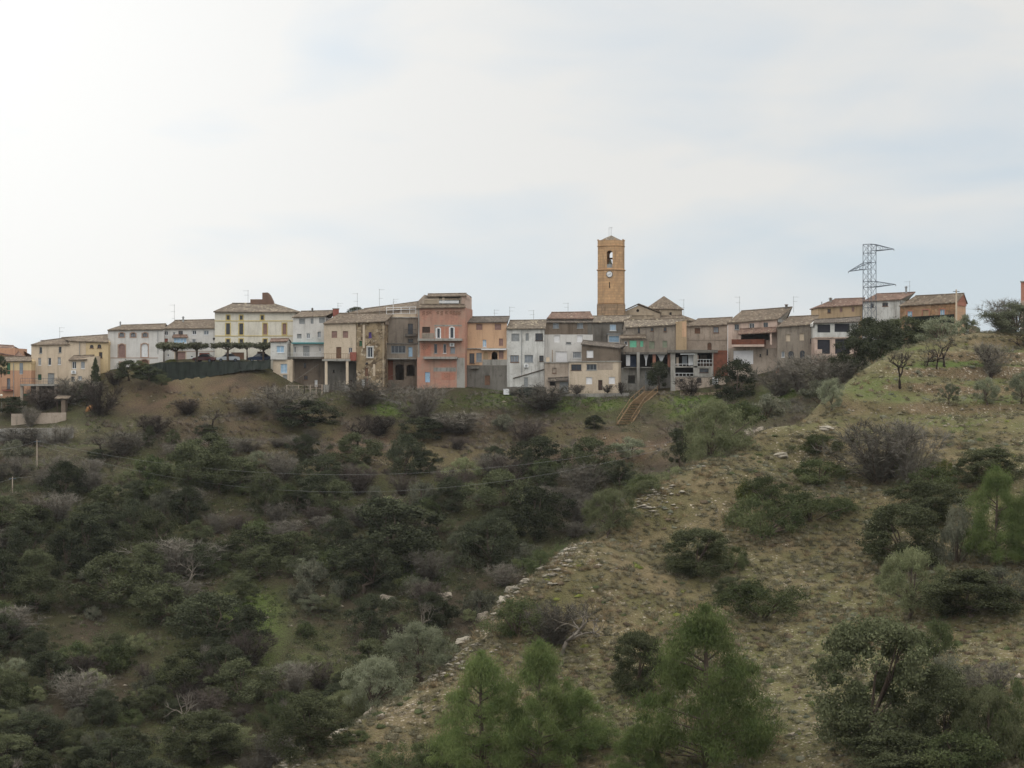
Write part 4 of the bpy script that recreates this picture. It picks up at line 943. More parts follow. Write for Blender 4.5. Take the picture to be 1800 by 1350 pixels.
h.block(1092, 1134, 594, 619, 'taupe_plaster', y=-1.8, depth=1.78, part='annex_wall', ops=[op('w', 1097.5, 600, 1103, 607, fc='white_paint', n=1), op('s', 1107, 598.5, 1119, 610.5, c='mint_shutter'), op('s', 1125.5, 599, 1131, 609.5, c='mint_shutter')])
h.roof((1090, 594.5), (1136, 593.5), (1094, 590), (1134, 589), 1.6, 'tile_brown', y=-1.8, over=.4, back=False, part='annex_roof', hipL=False, hipR=False)
h.box('gallery_lintel', 'dark_concrete', 1100, 619.2, 1188, 622.6, -1.78, -.1)
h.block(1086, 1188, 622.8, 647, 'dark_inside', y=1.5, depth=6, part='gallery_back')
for u in (1150, 1176.5): h.box('brick_pillar', 'brick_orange', u-2.6, 622.7, u+2.6, 646, -1.2, -.7)
h.box('concrete_post', 'grey_concrete', 1119.3, 594.2 if 0 else 619.3, 1124.5, 704, -2.2, -1.81)
h.block(1088, 1188, 646.5, 704, 'grey_concrete', y=-.6, depth=7, part='lower_wall', ops=[op('g', 1133.5, 654, 1147, 676, c='grey_paint'), op('o', 1104, 660, 1116, 674, deep=2)])
h.box('gallery_floor', 'grey_concrete', 1098, 645.2, 1188, 646.45, -1.7, 1.4)
h.box('curtain', 'white_cloth', 1100.5, 624, 1107.5, 643, -1.2, -1.12); h.box('blue_tarp', 'navy_cover', 1108, 626, 1118, 645, -.2, .5); h.antenna(1202, 526, 562, left=-1)
for (pts, lb) in (([(1131.5, 623), (1140, 622.5), (1137, 634), (1136.2, 643), (1134.8, 643), (1134.5, 634)], 'smaller of the two white sheets hung in the dark gallery'), ([(1154, 622.3), (1171, 621.5), (1166, 630), (1163, 638.5), (1161.5, 638.5), (1159, 630)], 'larger of the two white sheets hung in the dark gallery')):
    w = [Vector(pt(u, v, 344.6)) for u, v in pts]; c0 = sum(w, Vector())/len(w); r_ = empty('hanging_sheet', c0)
    r_.location.z = min(p.z for p in w); tag(r_, lb, 'sheet', 'white sheets hung in the gallery'); m = MB(); n = len(w)
    loc = [p-r_.location for p in w]; m.add([(p.x, p.y+.05*math.sin(i*2), p.z) for i, p in enumerate(loc)]+[(p.x, p.y+.12+.05*math.sin(i*2), p.z) for i, p in enumerate(loc)], [tuple(range(n)), tuple(range(2*n-1, n-1, -1))]+[(i, (i+1) % n, (i+1) % n+n, i+n) for i in range(n)]); m.build('cloth', 'white_cloth', r_)

# --- beige house + derelict open frame in front
h = House('plain_beige_house', 'plain stained beige house with an arched window, above the open concrete frame', 'house', 1243, 640, 348)
h.block(1207.3, 1279, 573.5, 660, 'tan_plaster', depth=9, vtr=570, ops=[op('s', 1221, 576.5, 1231, 586.5, c='brown_wood'), op('w', 1254, 574.5, 1263.5, 585, c='curtain_glass', fc='brown_wood'), op('s', 1243.5, 602, 1251, 616, arch=1, c='brown_wood')])
h.roof((1206, 573), (1280, 570), (1226, 561), (1288, 558), 4.5, 'tile_brown', hipL=True, hipR=False); h.band(1208, 597.5, 1279, 598.3, 'taupe_plaster', out=.04)
h = House('open_frame_house', 'half open derelict concrete house with bare bays and a rust brown side panel', 'house', 1225, 686, 338)
K = 'grey_concrete'
for (u0, v0, u1, v1) in ((1179, 620, 1187, 704), (1219, 620, 1226, 662), (1252, 620, 1254, 662)): h.box('pier', K, u0, v0, u1, v1, 0, .5)
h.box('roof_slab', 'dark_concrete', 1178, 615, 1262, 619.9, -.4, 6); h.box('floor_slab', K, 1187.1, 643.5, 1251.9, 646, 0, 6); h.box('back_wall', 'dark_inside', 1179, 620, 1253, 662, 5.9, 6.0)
h.box('floor_slab', K, 1187.1, 661, 1251.9, 663, 0, 6)
h.block(1226.1, 1251.9, 646.1, 660.9, K, y=.05, depth=.3, part='infill_wall', ops=[op('w', 1229.5, 647.5, 1245.5, 655, fc='dark_wood')])
h.box('white_panel', 'white_paint', 1210, 624, 1219, 642, 1.2, 1.3); h.box('grey_panel', 'curtain_glass', 1199, 626, 1208, 640, 2.2, 2.3); h.box('lintel', 'white_paint', 1196, 621.5, 1222, 623.2, -.1, -.02)
h.box('infill', 'tan_plaster', 1189, 628, 1193, 643.3, .8, 1); h.box('infill', 'pink_plaster', 1221, 624, 1228, 634, .6, .7); h.box('infill', 'brown_render', 1230, 624, 1243, 632, 3.6, 3.7)
m = MB()
for (u0, u1, v, vb) in ((1187, 1219, 656, 661), (1187, 1219, 640, 643.5), (1226, 1252, 632, 643.5), (1226, 1252, 638, 643.5)):
    a, b = h.L(u0, v, .2), h.L(u1, v, .2); m.tube([a, b], .04, 4); zb_ = h.L(u0, vb, .2)[2]
    for i in range(6): x = a[0]+(b[0]-a[0])*i/5; m.tube([(x, .2, zb_), (x, .2, a[2])], .03, 4)
m.build('railing', 'white_paint', h.root)
m = MB()
for i in range(9): x0, x1, z0, z1 = h.rect(1229+i*2.5, 636.5-(i % 3), 1231+i*2.5, 643.4, .5); m.box(x0, x1, .5, 1.1, z0, z1)
m.build('stored_clutter', 'dark_wood', h.root)
h.block(1187.1, 1276, 663.05, 704, 'tan_plaster', y=.1, depth=6, part='lower_wall', ops=[op('w', 1195, 666, 1201, 671, fc='dark_wood', n=1), op('w', 1225, 664.5, 1233, 672, fc='dark_wood')])
h.band(1252, 664, 1262, 676, 'white_paint', y=.1, out=.03, name='whitewash_patch')
h.block(1254.1, 1279, 616, 661, 'rust_panel', y=-.1, depth=6, part='side_panel')

# --- pink house with the covered balcony
h = House('pink_house', 'pinkish house with a red balcony under a low awning roof and a white garage panel', 'house', 1325, 670, 339, -16)
h.block(1279.5, 1366, 567.5, 612, 'pink_plaster', depth=8.5, vtr=561, ops=[op('w', 1291, 570, 1299, 579.5, fc='grey_paint'), op('w', 1317, 568, 1326, 577.5, fc='white_paint'), op('w', 1342, 566, 1350, 575.5, fc='grey_paint'), op('o', 1302, 587, 1356, 598, deep=2)])
h.block(1279.5, 1366, 612.05, 700, 'tan_plaster', depth=8.5, part='lower_wall', ops=[op('s', 1289, 616, 1324, 640, c='white_shutter'), op('w', 1335, 622, 1338, 627, fc='dark_wood', n=1), op('w', 1347, 614, 1350, 624, fc='dark_wood', n=1)])
h.roof((1278, 567.5), (1368, 560.5), (1303, 547), (1393, 540), 4.6, 'tile_brown', 'white_stained', hipL=True, hipR=False)
h.roof((1297, 587), (1365, 583), (1304, 578.5), (1364, 575.5), 1.9, 'tile_red', y=-2, over=.2, back=False, part='awning', hipL=False, hipR=False)
h.balcony(1286, 1343, 596.5, 605.5, 609.5, out=2, slab='pink_plaster', rail='rust_panel', solid=True)
for u in (1300.5, 1355): h.box('post', 'pink_plaster', u-1.6, 585, u+1.6, 606, -1.95, -1.65)
h.chimney(1380, 1384, 535, 543, 4, 'dark_concrete'); h.antenna(1395, 521, 541); h.antenna(1300, 521, 547, left=-1)

h = House('tan_house', 'tan grey house with two bricked up windows over two arched doorways', 'house', 1400, 668, 335, -6)
h.block(1366.5, 1433, 574.5, 700, 'taupe_plaster', depth=8, vtr=569.5, ops=[op('x', 1381.5, 588, 1389, 600, c='cream_plaster'), op('x', 1405.5, 586, 1413.5, 598.5, c='cream_plaster'), op('w', 1424, 595, 1427, 603, fc='dark_wood', n=1), op('w', 1374, 618, 1379, 628, c='curtain_glass'),
    op('w', 1385.5, 617, 1395.5, 631, arch=1, fc='dark_wood'), op('w', 1406, 616, 1415, 632, arch=1, fc='dark_wood'), op('d', 1357 if 0 else 1370, 646, 1376, 662, c='grey_paint')])
h.box('pink_pillar', 'brick_orange', 1364, 648, 1369, 668, -.5, -.05)
h.roof((1366, 574.5), (1434, 569), (1387, 557), (1440, 554.5), 4.2, 'tile_brown', hipL=True, hipR=False)

h = House('loggia_house', 'white and pink two storey loggia with four big openings filled with dark panels', 'house', 1470, 640, 331)
h.block(1432, 1509, 567.5, 593.5, 'white_stained', depth=7, vtr=564, ops=[op('x', 1437, 570.5, 1459.5, 584.5, c='black_panel'), op('x', 1467, 569, 1493.5, 583.5, c='black_panel')])
h.block(1432, 1509, 594.2, 660, 'pink_plaster', y=.1, depth=7, part='lower_wall', ops=[op('x', 1437, 597, 1459, 622, c='black_panel'), op('x', 1468, 596, 1494, 622, c='black_panel')])
h.box('pink_box', 'pink_plaster', 1436, 614, 1445, 622, -.6, -.05); h.band(1432, 592.6, 1509, 594.1, 'pink_plaster', out=.08)
h.roof((1429, 568), (1511, 565), (1432, 562), (1513, 557), 3.5, 'tile_grey', 'white_stained', hipL=False, hipR=False)
h = House('ochre_house', 'ochre house with three little attic windows, behind the two storey loggia', 'house', 1478, 600, 342)
h.block(1438, 1517, 540, 600, 'ochre_plaster', depth=8, vtr=535.5, ops=[op('w', 1454.5, 543, 1460.5, 550, fc='brown_wood'), op('s', 1476, 541, 1481, 549, c='mauve_shutter'), op('s', 1497, 540, 1502, 548, c='mauve_shutter')])
h.roof((1437, 540), (1519, 535), (1467, 526), (1521, 524), 4.2, 'tile_red', hipL=True, hipR=False)
h.chimney(1457, 1463, 523, 531, 2.5, 'grey_concrete', pot=True); h.chimney(1443.5, 1445.5, 530, 538, 2, 'grey_paint', pot=True)
h = House('white_ridge_house', 'white house with two small windows behind the lattice pylon', 'house', 1550, 590, 340, -17)
h.block(1517.3, 1582, 529.5, 600, 'white_stained', depth=8, vtr=526.5, ops=[op('w', 1530, 533.5, 1536, 540, fc='dark_wood'), op('w', 1551, 532, 1561, 538.5, fc='brown_wood')])
h.roof((1516, 529.5), (1584, 526), (1540, 517), (1609, 514), 4.2, 'tile_red', 'white_stained', hipL=True, hipR=False)
h.chimney(1590.5, 1595, 503, 516, 4, 'grey_paint', pot=True); h.antenna(1599, 494, 514, left=-1)
h = House('orange_stone_house', 'orange stone house with blue curtained windows, last house on the right ridge', 'house', 1640, 590, 334, -30)
h.block(1582, 1681, 537.5, 600, 'house_stone', depth=5.2, vtr=531.5, ops=[op('w', 1595, 547, 1603.5, 560, c='blue_pane', trim='brick_orange'), op('s', 1622, 545, 1632.5, 558, c='ochre_plaster', trim='brick_orange'), op('w', 1652, 544, 1660.5, 557, c='blue_pane', trim='brick_orange')])
h.roof((1580, 537.5), (1682.5, 531), (1609, 520.5), (1695, 516), 2.6, 'tile_brown', 'brick_orange', hipL=True, hipR=False)
x1 = h.L(1681, 540, 0)[0]; MB().box(x1+.003, x1+.02, .05, 5.1, h.L(1681, 600, 0)[2], h.L(1681, 532.5, 0)[2]).build('side_render', 'apricot_plaster', h.root)
h = House('brick_ruin', 'fragment of a pink brick building cut by the right photo edge above the olive bush', 'building', 1806, 560, 318, -18, group=None)
h.block(1794.5, 1900, 496, 610, 'brick_orange', depth=5, cap='grey_concrete'); h.band(1793.8, 528, 1850, 609, 'pink_plaster', out=.06)
# ------------------------------------------------------------------ street and village furniture
def car(name, label, u, v, D, yaw, paint, length=4.1):
    r = empty(name, pt(u, v, D), R(yaw)); tag(r, label, 'car', 'cars parked on the square')
    l = length/2; prof = [(-l, .35), (-l+.05, .75), (-l+.5, .86), (-l+1.05, .95), (l-.75, .98), (l-.12, .9), (l, .6), (l, .32)]
    m = MB(); n = len(prof); w = .84
    m.add([(x, -w, z) for x, z in prof]+[(x, w, z) for x, z in prof], [tuple(range(n))[::-1], tuple(range(n, 2*n))]+[(i, i+1, i+1+n, i+n) for i in range(n-1)]+[(n-1, 0, n, 2*n-1)])
    b = m.build('body', paint, r); bv = b.modifiers.new('b', 'BEVEL'); bv.width = .05; bv.segments = 2; bv.limit_method = 'ANGLE'
    c = [(-l+1.0, .955), (-l+1.65, 1.40), (l-1.35, 1.44), (l-.6, .985)]; m = MB()
    m.add([(x, s_*(.78 if i in (0, 3) else .66), z) for s_ in (-1, 1) for i, (x, z) in enumerate(c)], [(3, 2, 1, 0), (4, 5, 6, 7), (0, 1, 5, 4), (1, 2, 6, 5), (2, 3, 7, 6)])
    m.build('windows', 'dark_glass', r)
    m = MB(); m.add([(-l+1.62, -.67, 1.405), (l-1.32, -.67, 1.445), (l-1.32, .67, 1.445), (-l+1.62, .67, 1.405), (-l+1.7, -.6, 1.47), (l-1.4, -.6, 1.5), (l-1.4, .6, 1.5), (-l+1.7, .6, 1.47)], [(0,3,2,1),(4,5,6,7),(0,1,5,4),(1,2,6,5),(2,3,7,6),(3,0,4,7)])
    m.build('roof', paint, r)
    for x in (-l+.8, l-.8):
        for y in (-.8, .8):
            w_ = MB().lathe([(.2, -.1), (.31, -.09), (.31, .09), (.2, .1)], 0, 0, 14).build('wheel', 'rubber', r); w_.rotation_euler = (R(90), 0, 0); w_.location = (x, y, .31)
            k = MB().lathe([(.19, -.105), (.19, .105)], 0, 0, 10).build('rim', 'steel', w_)
    for y in (-.62, .62): MB().box(-l-.02, -l+.1, y-.14, y+.14, .6, .73).build('headlight', 'white_paint', r)
gz = lambda x, y: float(ground(x, y))
def on(u, D, lift=0): x = (u-CX)*D/F; return x, D, gz(x, D)+lift
def car_v(u, D): x, y, z = on(u, D); return CY-z/D*F
car('parked_car', 'white car parked on the square below the cream villa', 401, 636.5, 346.5, 8, 'car_white')
car('parked_car', 'dark red car parked in front of the red garage of the second white house', 360, 637, 347.5, -14, 'car_red')
car('parked_car', 'navy blue van like car at the right end of the square beside the corner house', 458, 636.5, 346, 6, 'navy_cover', 4.6)

def netting():
    top = [(238, 646), (262, 641), (290, 636.5), (340, 636), (380, 635.8), (430, 635), (476, 633)]
    bot = [(238, 664), (262, 669), (290, 673), (340, 669), (380, 660), (430, 651.5), (476, 648)]
    r = empty('netting_fence', pt(360, 655, 338.5)); tag(r, 'dark green netting fence along the edge of the square below the parked cars', 'fence')
    n = 90; m = MB(); us = np.linspace(238, 476, n); tv = np.interp(us, *zip(*top)); bv = np.interp(us, *zip(*bot)); V = []
    for j in range(7):
        f = j/6
        for i in range(n):
            D = 341.2-f*2.6+.22*math.sin(i*.9+j*.5)+.1*math.sin(i*2.3); v = tv[i]+(bv[i]-tv[i])*f+.5*math.sin(i*.7)*(1 if j in (0, 6) else 0)
            V.append(Vector(pt(us[i], v, D))-r.location)
    m.add(V, [(j*n+i, j*n+i+1, (j+1)*n+i+1, (j+1)*n+i) for j in range(6) for i in range(n-1)]); m.build('net', 'dark_green_net', r)
    for i in range(0, n, 8):
        p = Vector(pt(us[i], tv[i]-2, 341.5))-r.location; q = Vector(pt(us[i], bv[i], 341.5))-r.location
        MB().tube([q, p], .035, 5).build('post', 'black_iron', r)
netting()
r = empty('screen_fence', pt(1634, 568, 325)); tag(r, 'dark green screen along the terrace of the orange stone house', 'fence')
m = MB(); k_ = 325/F
m.prism([(-43*k_, 0), (43.5*k_, 5*k_*0), (43.5*k_, 16*k_), (20*k_, 14.5*k_), (-43*k_, 10.5*k_)], 0, .06); m.build('netting', 'dark_green_net', r)
for i in range(8): MB().tube([((-42+12*i)*k_, .1, -.8), ((-42+12*i)*k_, .1, (11+i*.65)*k_)], .03, 5).build('post', 'steel', r)
MB().box(-43.5*k_, 44*k_, .15, .5, -2.5, -.01).build('terrace_wall', 'rubble_wall', r)

def street_lamp(u, vt, vb, D, label, globe=True):
    r = empty('street_lamp', pt(u, vb, D)); tag(r, label, 'street lamp'); h = (vb-vt)*D/F
    MB().lathe([(.09, 0), (.07, .3), (.04, .35), (.035, h-.35)], 0, 0, 8).build('post', 'grey_paint', r)
    if globe: MB().lathe([(.05, h-.36), (.18, h-.3), (.22, h-.17), (.18, h-.05), (.04, h)], 0, 0, 12).build('globe', 'lamp_glass', r, True)
    else:
        MB().lathe([(.06, h-.55), (.22, h-.15), (.02, h)], 0, 0, 6).build('lantern', 'black_iron', r)
street_lamp(2.5, 693, 725, 338, 'globe street lamp on a thin pole at the left photo edge')
street_lamp(376, 593, 637, 350, 'lantern street lamp where the second white house meets the cream villa', False)

def wall_run(name, label, cat, pts, thick, mat, D=None, group=None):
    r = empty(name, pt((pts[0][0]+pts[-1][0])/2, pts[0][2], pts[0][3])); tag(r, label, cat, group); m = MB()
    for (u0, a0, b0, d0), (u1, a1, b1, d1) in zip(pts, pts[1:]):
        p = [Vector(pt(u0, b0, d0)), Vector(pt(u1, b1, d1)), Vector(pt(u1, a1, d1)), Vector(pt(u0, a0, d0))]; p = [q-r.location for q in p]
        q = [x+Vector((0, thick, 0)) for x in p]; m.add(p+q, [(0,1,2,3),(7,6,5,4),(0,4,5,1),(1,5,6,2),(2,6,7,3),(3,7,4,0)])
    m.build('wall', mat, r); return r
wall_run('garden_wall', 'low beige plastered wall below the concrete posted terrace', 'wall', [(19.5, 727.5, 765, 332), (66, 727, 765, 332), (66.2, 726, 765, 332), (116, 725, 765, 332)], .4, 'tan_plaster')
wall_run('retaining_wall', 'long pale grey concrete retaining wall below the low beige wall', 'wall', [(-60, 756, 830, 323), (20, 753, 830, 323), (128, 752, 830, 323)], .5, 'grey_concrete')
wall_run('stone_wall', 'crumbling stone wall stub at the right end of the orange stone house', 'wall', [(1704, 572, 600, 318), (1716, 573, 600, 318), (1723, 579, 600, 318)], .6, 'rubble_wall')
wall_run('stone_wall', 'rubble stone garden wall under the open derelict frame house', 'wall', [(1196, 688, 700, 333), (1240, 690, 704, 332), (1290, 686, 704, 331)], .5, 'rubble_wall')
wall_run('kerb_wall', 'thin pale kerb along the lane below the beige house with white shutters', 'wall', [(960, 692.5, 700, 336), (1030, 692, 700, 336), (1106, 690.5, 700, 336)], .4, 'grey_concrete')
r = empty('tool_shed', pt(110, 730, 337)); tag(r, 'tiny shed with a low tiled canopy right of the concrete terrace', 'shed')
MB().box(-.2, .5, -.2, 1.6, 0, 2.6).build('wall', 'brown_render', r); MB().box(-1.0, -.85, 0, .15, 0, 2.7).build('post', 'dark_wood', r)
MB().add([(-1.3, -.5, 2.75), (1.1, -.5, 2.75), (1.1, 2, 3.2), (-1.3, 2, 3.2), (-1.3, -.5, 2.9), (1.1, -.5, 2.9), (1.1, 2, 3.35), (-1.3, 2, 3.35)], [(0,3,2,1),(4,5,6,7),(0,1,5,4),(1,2,6,5),(2,3,7,6),(3,0,4,7)]).build('roof', 'tile_brown', r)
r = empty('storage_box', pt(890, 693.5, 336.5)); tag(r, 'small white storage box on the grass below the apricot house', 'box')
MB().box(-.48, .48, 0, .7, 0, .85).build('body', 'white_paint', r); MB().box(-.52, .52, -.04, .74, .853, .95).build('lid', 'white_shutter', r)
r = empty('tarp_heap', pt(928, 694, 337)); tag(r, 'dark tarpaulin covered heap at the foot of the grey white house', 'tarp')
m = MB(); n = 24
for j in range(6):
    for i in range(n):
        a = 2*math.pi*i/n; rr = math.cos(j/5*math.pi/2)*(1+.12*math.sin(3*a+j)); m.v.append((3.0*rr*math.cos(a), 1.2*rr*math.sin(a), 1.15*math.sin(j/5*math.pi/2)+.1*math.sin(5*a)))
for j in range(5):
    for i in range(n): m.f.append((j*n+i, j*n+(i+1) % n, (j+1)*n+(i+1) % n, (j+1)*n+i))
m.build('cover', 'dark_green_net', r, True)

# wooden stairs
def stairs():
    T = [cast(1145, 690), cast(1128, 712), cast(1110, 738), cast(1098, 764)]
    P = [Vector(pt(1144, 688, 336))]; u, v, D = 1144, 688, 336
    P = [Vector(pt(1144, 689, 335.5)), Vector(pt(1121, 722, 329.5)), Vector(pt(1097, 764, 322))]
    for p in P[1:]: p.z = max(p.z, gz(p.x, p.y)+.15)
    r = empty('wooden_staircase', P[-1]); tag(r, 'long timber staircase climbing the grass bank to the beige house with white shutters', 'stairs')
    side = Vector((1.15, .45, 0)); L = [p-r.location for p in P]
    def rail(o, nm, h0, h1, t): 
        m = MB()
        for a, b in zip(L, L[1:]): 
            m.tube([a+o+Vector((0, 0, h0)), b+o+Vector((0, 0, h0))], t, 4)
        m.build(nm, 'timber', r)
    for sg in (-1, 1): rail(side*sg, 'stringer', 0, 0, .14); rail(side*sg, 'handrail', .9, .9, .06)
    n = 26
    for i in range(n):
        f = i/(n-1)*2; k = min(int(f), 1); p = L[k].lerp(L[k+1], f-k)
        m = MB(); a, b = p-side*.97, p+side*.97; d = Vector((0, .17, 0)); m.add([a-d, b-d, b+d, a+d, a-d+Vector((0, 0, .1)), b-d+Vector((0, 0, .1)), b+d+Vector((0, 0, .1)), a+d+Vector((0, 0, .1))], [(0,3,2,1),(4,5,6,7),(0,1,5,4),(1,2,6,5),(2,3,7,6),(3,0,4,7)])
        m.build('tread', 'timber', r)
        if i % 5 == 0:
            for sg in (-1, 1): MB().tube([p+side*sg-Vector((0, 0, .6)), p+side*sg+Vector((0, 0, 1.05))], .07, 5).build('post', 'timber', r)
stairs()
def rail_fence(name, label, pts, mat, h=.95, dense=1.6, pickets=False):
    W_ = [cast(*p) if len(p) == 2 else Vector(pt(*p)) for p in pts]; r = empty(name, W_[0]); tag(r, label, 'fence'); L = [p-r.location for p in W_]
    m = MB()
    for a, b in zip(L, L[1:]):
        for z in (h, h*.5): m.tube([a+Vector((0, 0, z)), b+Vector((0, 0, z))], .035, 4)
    m.build('rail', mat, r)
    for a, b in zip(L, L[1:]):
        n = max(1, int((b-a).length/dense))
        for i in range(n+1): p = a.lerp(b, i/n); MB().tube([p-Vector((0, 0, .4)), p+Vector((0, 0, h+.08))], .05 if not pickets else .1, 5).build('post', mat, r)
rail_fence('path_railing', 'dark wooden railing beside the path below the rubble stone house', [(628, 686, 335), (645, 689, 335), (662, 691, 334), (680, 695, 333), (693, 701, 332)], 'brown_wood')
rail_fence('picket_fence', 'pale picket fence of split stakes under the tall white house', [(504, 690, 335.5), (535, 690, 335.5), (566, 689, 335.5)], 'tan_plaster', h=1.2, dense=.75, pickets=True)
def slab_path():
    m = MB(); P = [(612, 692), (640, 695), (668, 698), (690, 704), (706, 706)]
    L = [Vector(pt(u, v, D)) for (u, v), D in zip(P, (335.6, 335, 334.4, 333, 332.2))]
    for p in L: p.z = gz(p.x, p.y)+.1
    for a, b in zip(L, L[1:]): d = Vector((0, .7, 0)); m.add([a-d, b-d, b+d, a+d, a-d-Vector((0, 0, .5)), b-d-Vector((0, 0, .5))], [(0, 1, 2, 3), (0, 4, 5, 1)])
    tag(m.build('path', 'grey_concrete'), kind='structure')
slab_path()

# ------------------------------------------------------------------ pylon and lines
def pylon():
    D = 327; k = D/F; z0 = -(600-CY)*k*1.0; r = empty('lattice_pylon', pt(1528.5, 600, D)); tag(r, 'steel lattice power pylon with three side arms in front of the white ridge house', 'pylon')
    w = 1.02; H = (600-429.5)*k; Z = lambda v: (600-v)*k
    lv = [0, .15, .3]; zs = [Z(v) for v in (600, 580, 560, 541, 523, 505, 494.5, 478, 461.7, 445, 429.5)]
    ws = [1.15, 1.12, 1.08, 1.05]+[w]*7
    rt = R(3); cs = [(math.cos(rt+i*math.pi/2)*1.06, math.sin(rt+i*math.pi/2)*1.06) for i in range(4)]
    q = lambda i, j: (cs[i][0]*ws[j], cs[i][1]*ws[j], zs[j])
    for i in range(4): MB().tube([q(i, j) for j in range(11)], .05, 4).build('leg', 'steel', r)
    m = MB()
    for j in range(10):
        for i in range(4):
            a, b = i, (i+1) % 4; m.tube([q(a, j), q(b, j+1)], .025, 4); m.tube([q(b, j), q(a, j+1)], .025, 4)
            if j in (5, 6, 8, 9, 3): m.tube([q(a, j), q(b, j)], .03, 4)
    for i in range(4): m.tube([q(i, 10), q((i+1) % 4, 10)], .035, 4)
    m.build('bracing', 'steel', r)
    X = lambda u: (u-1528.5)*k
    for sg, tip, (vt, vb), nm in ((1, (1571, 438), (429.5, 441.5), 0), (-1, (1491, 477.5), (461.7, 473), 1), (1, (1574, 500), (494.5, 505), 2)):
        m = MB(); t_ = Vector((X(tip[0]), -.2, Z(tip[1]))); base = [Vector((x_*sg, y, Z(v))) for v in (vt, vb) for x_, y in ((0, -1.06), (1.06, 0))]
        for b_ in base: m.tube([b_, t_], .045, 4)
        for f in (.25, .5, .75):
            c = [b_.lerp(t_, f) for b_ in base]; c2 = [b_.lerp(t_, f-.25) for b_ in base]
            for a, b in ((0, 1), (2, 3), (0, 2), (1, 3)): m.tube([c[a], c[b]], .02, 4); m.tube([c2[a], c[b]], .02, 4)
        arm = m.build('cross_arm', 'steel', r)
        i_ = MB(); p = t_.copy()
        i_.lathe([(.03, p.z-.02), (.09, p.z-.06), (.03, p.z-.12), (.09, p.z-.16), (.03, p.z-.22), (.08, p.z-.27)], p.x, p.y, 8).build('insulator', 'grey_paint', arm)
pylon()
def pole(u, vt, vb, D, label, mat='grey_concrete', r0=.13, grp='utility poles'):
    x, _, z = pt(u, vb, D); z = min(z, gz(x, D)); zt = (CY-vt)*D/F; r = empty('utility_pole', (x, D, z)); tag(r, label, 'utility pole', grp); h = zt-z
    MB().tube([(0, 0, -.3), (0, 0, h)], [r0, r0*.6], 8).build('post', mat, r)
    MB().box(-.5, .5, -.06, .06, h-.35, h-.25).build('crossbar', 'steel', r)
    return Vector((x, D, zt-.2))
p1 = pole(22, 838, 905, 297, 'thin wooden utility pole low on the slope at the left edge', 'tan_plaster')
p2 = pole(65, 773, 826, 307, 'thin wooden utility pole just below the grey retaining wall', 'tan_plaster')
p3 = pole(1681, 509, 590, 312, 'pale utility pole in front of the orange stone house on the ridge', 'cream_plaster', .2)
def cable(label, a, b, sag, rad=.03):
    rad *= .4
    a, b = Vector(a), Vector(b); m = MB(); L = [a.lerp(b, i/24)-a-Vector((0, 0, sag*4*(i/24)*(1-i/24))) for i in range(25)]
    m.tube(L, rad, 4); o = m.build('power_cable', 'antenna_metal'); o.location = a; tag(o, label, 'cable', 'overhead cables')
cable('overhead cable running left from the lowest wooden pole', p1, pt(-60, 850, 290), .5)
cable('overhead cable rising from the lowest wooden pole to the right across the bare slope', p1, pt(560, 640, 340), 4.0)
cable('upper overhead cable spanning the valley from the pole below the grey wall', p2, pt(1215, 770, 262), 5, .026)
cable('lower overhead cable spanning the valley from the pole below the grey wall', p2-Vector((0, 0, .5)), pt(1215, 776, 262), 7, .026)
cable('overhead cable running left from the pole below the grey retaining wall', p2, pt(-60, 792, 315), .6)
cable('overhead cable from the shed canopy down the brown slope to the terrace house', pt(116, 706, 337), pt(700, 655, 341.5), 5.5, .026)
for dv in (0, 8, 11): cable('cable leaving the ridge pole to the right, '+{0: 'uppermost', 8: 'middle', 11: 'lowest'}[dv]+' of three', pt(1681, 540+dv, 312), pt(1860, 544+dv, 300), .5, .028)

# ------------------------------------------------------------------ vegetation
def leaves(P, Rr, per, size, asp=.55, up=.15, rng=RNG, shell=.55):
    """rhombic leaf clusters: P (n,3) clump centres, Rr (n,) or (n,3) radii"""
    P = np.asarray(P, float); n = len(P); Rr = np.asarray(Rr, float); Rr = Rr[:, None]*np.ones((1, 3)) if Rr.ndim == 1 else Rr
    idx = np.repeat(np.arange(n), per); N_ = len(idx)
    d = rng.normal(size=(N_, 3)); d /= np.linalg.norm(d, axis=1)[:, None]
    c = P[idx]+d*Rr[idx]*(shell+(1-shell)*rng.random((N_, 1)))*(.75+.5*rng.random((N_, 1)))
    a = rng.normal(size=(N_, 3))+np.array([0, 0, up*3]); a /= np.linalg.norm(a, axis=1)[:, None]
    b = np.cross(a, rng.normal(size=(N_, 3))); b /= np.linalg.norm(b, axis=1)[:, None]
    s = size*(.6+.8*rng.random((N_, 1))); a = a*s*.5; b = b*s*.5*asp
    V = np.stack([c-a, c+b, c+a, c-b], 1).reshape(-1, 3); Fc = np.arange(N_*4).reshape(-1, 4); return V, Fc
def blades(P, h, rad, per, wid, rng=RNG, droop=.0):
    """upright tufts: thin triangles fanning from each point"""
    n = len(P); idx = np.repeat(np.arange(n), per); N_ = len(idx); h = np.asarray(h)*np.ones(n); rad = np.asarray(rad)*np.ones(n)
    q = rng.random(N_)*2*math.pi; rr = np.sqrt(rng.random(N_)); o = np.stack([np.cos(q), np.sin(q), 0*q], 1)
    b = P[idx]+o*(rad[idx]*rr*.45)[:, None]; tip = b+o*(rad[idx]*(.2+.8*rr))[:, None]; tip[:, 2] += h[idx]*(.5+.6*rng.random(N_))*(1.15-.6*rr)
    s = np.stack([-np.sin(q+.8), np.cos(q+.8), 0*q], 1)*wid*.5
    return np.stack([b-s, b+s, tip], 1).reshape(-1, 3), np.arange(N_*3).reshape(-1, 3)
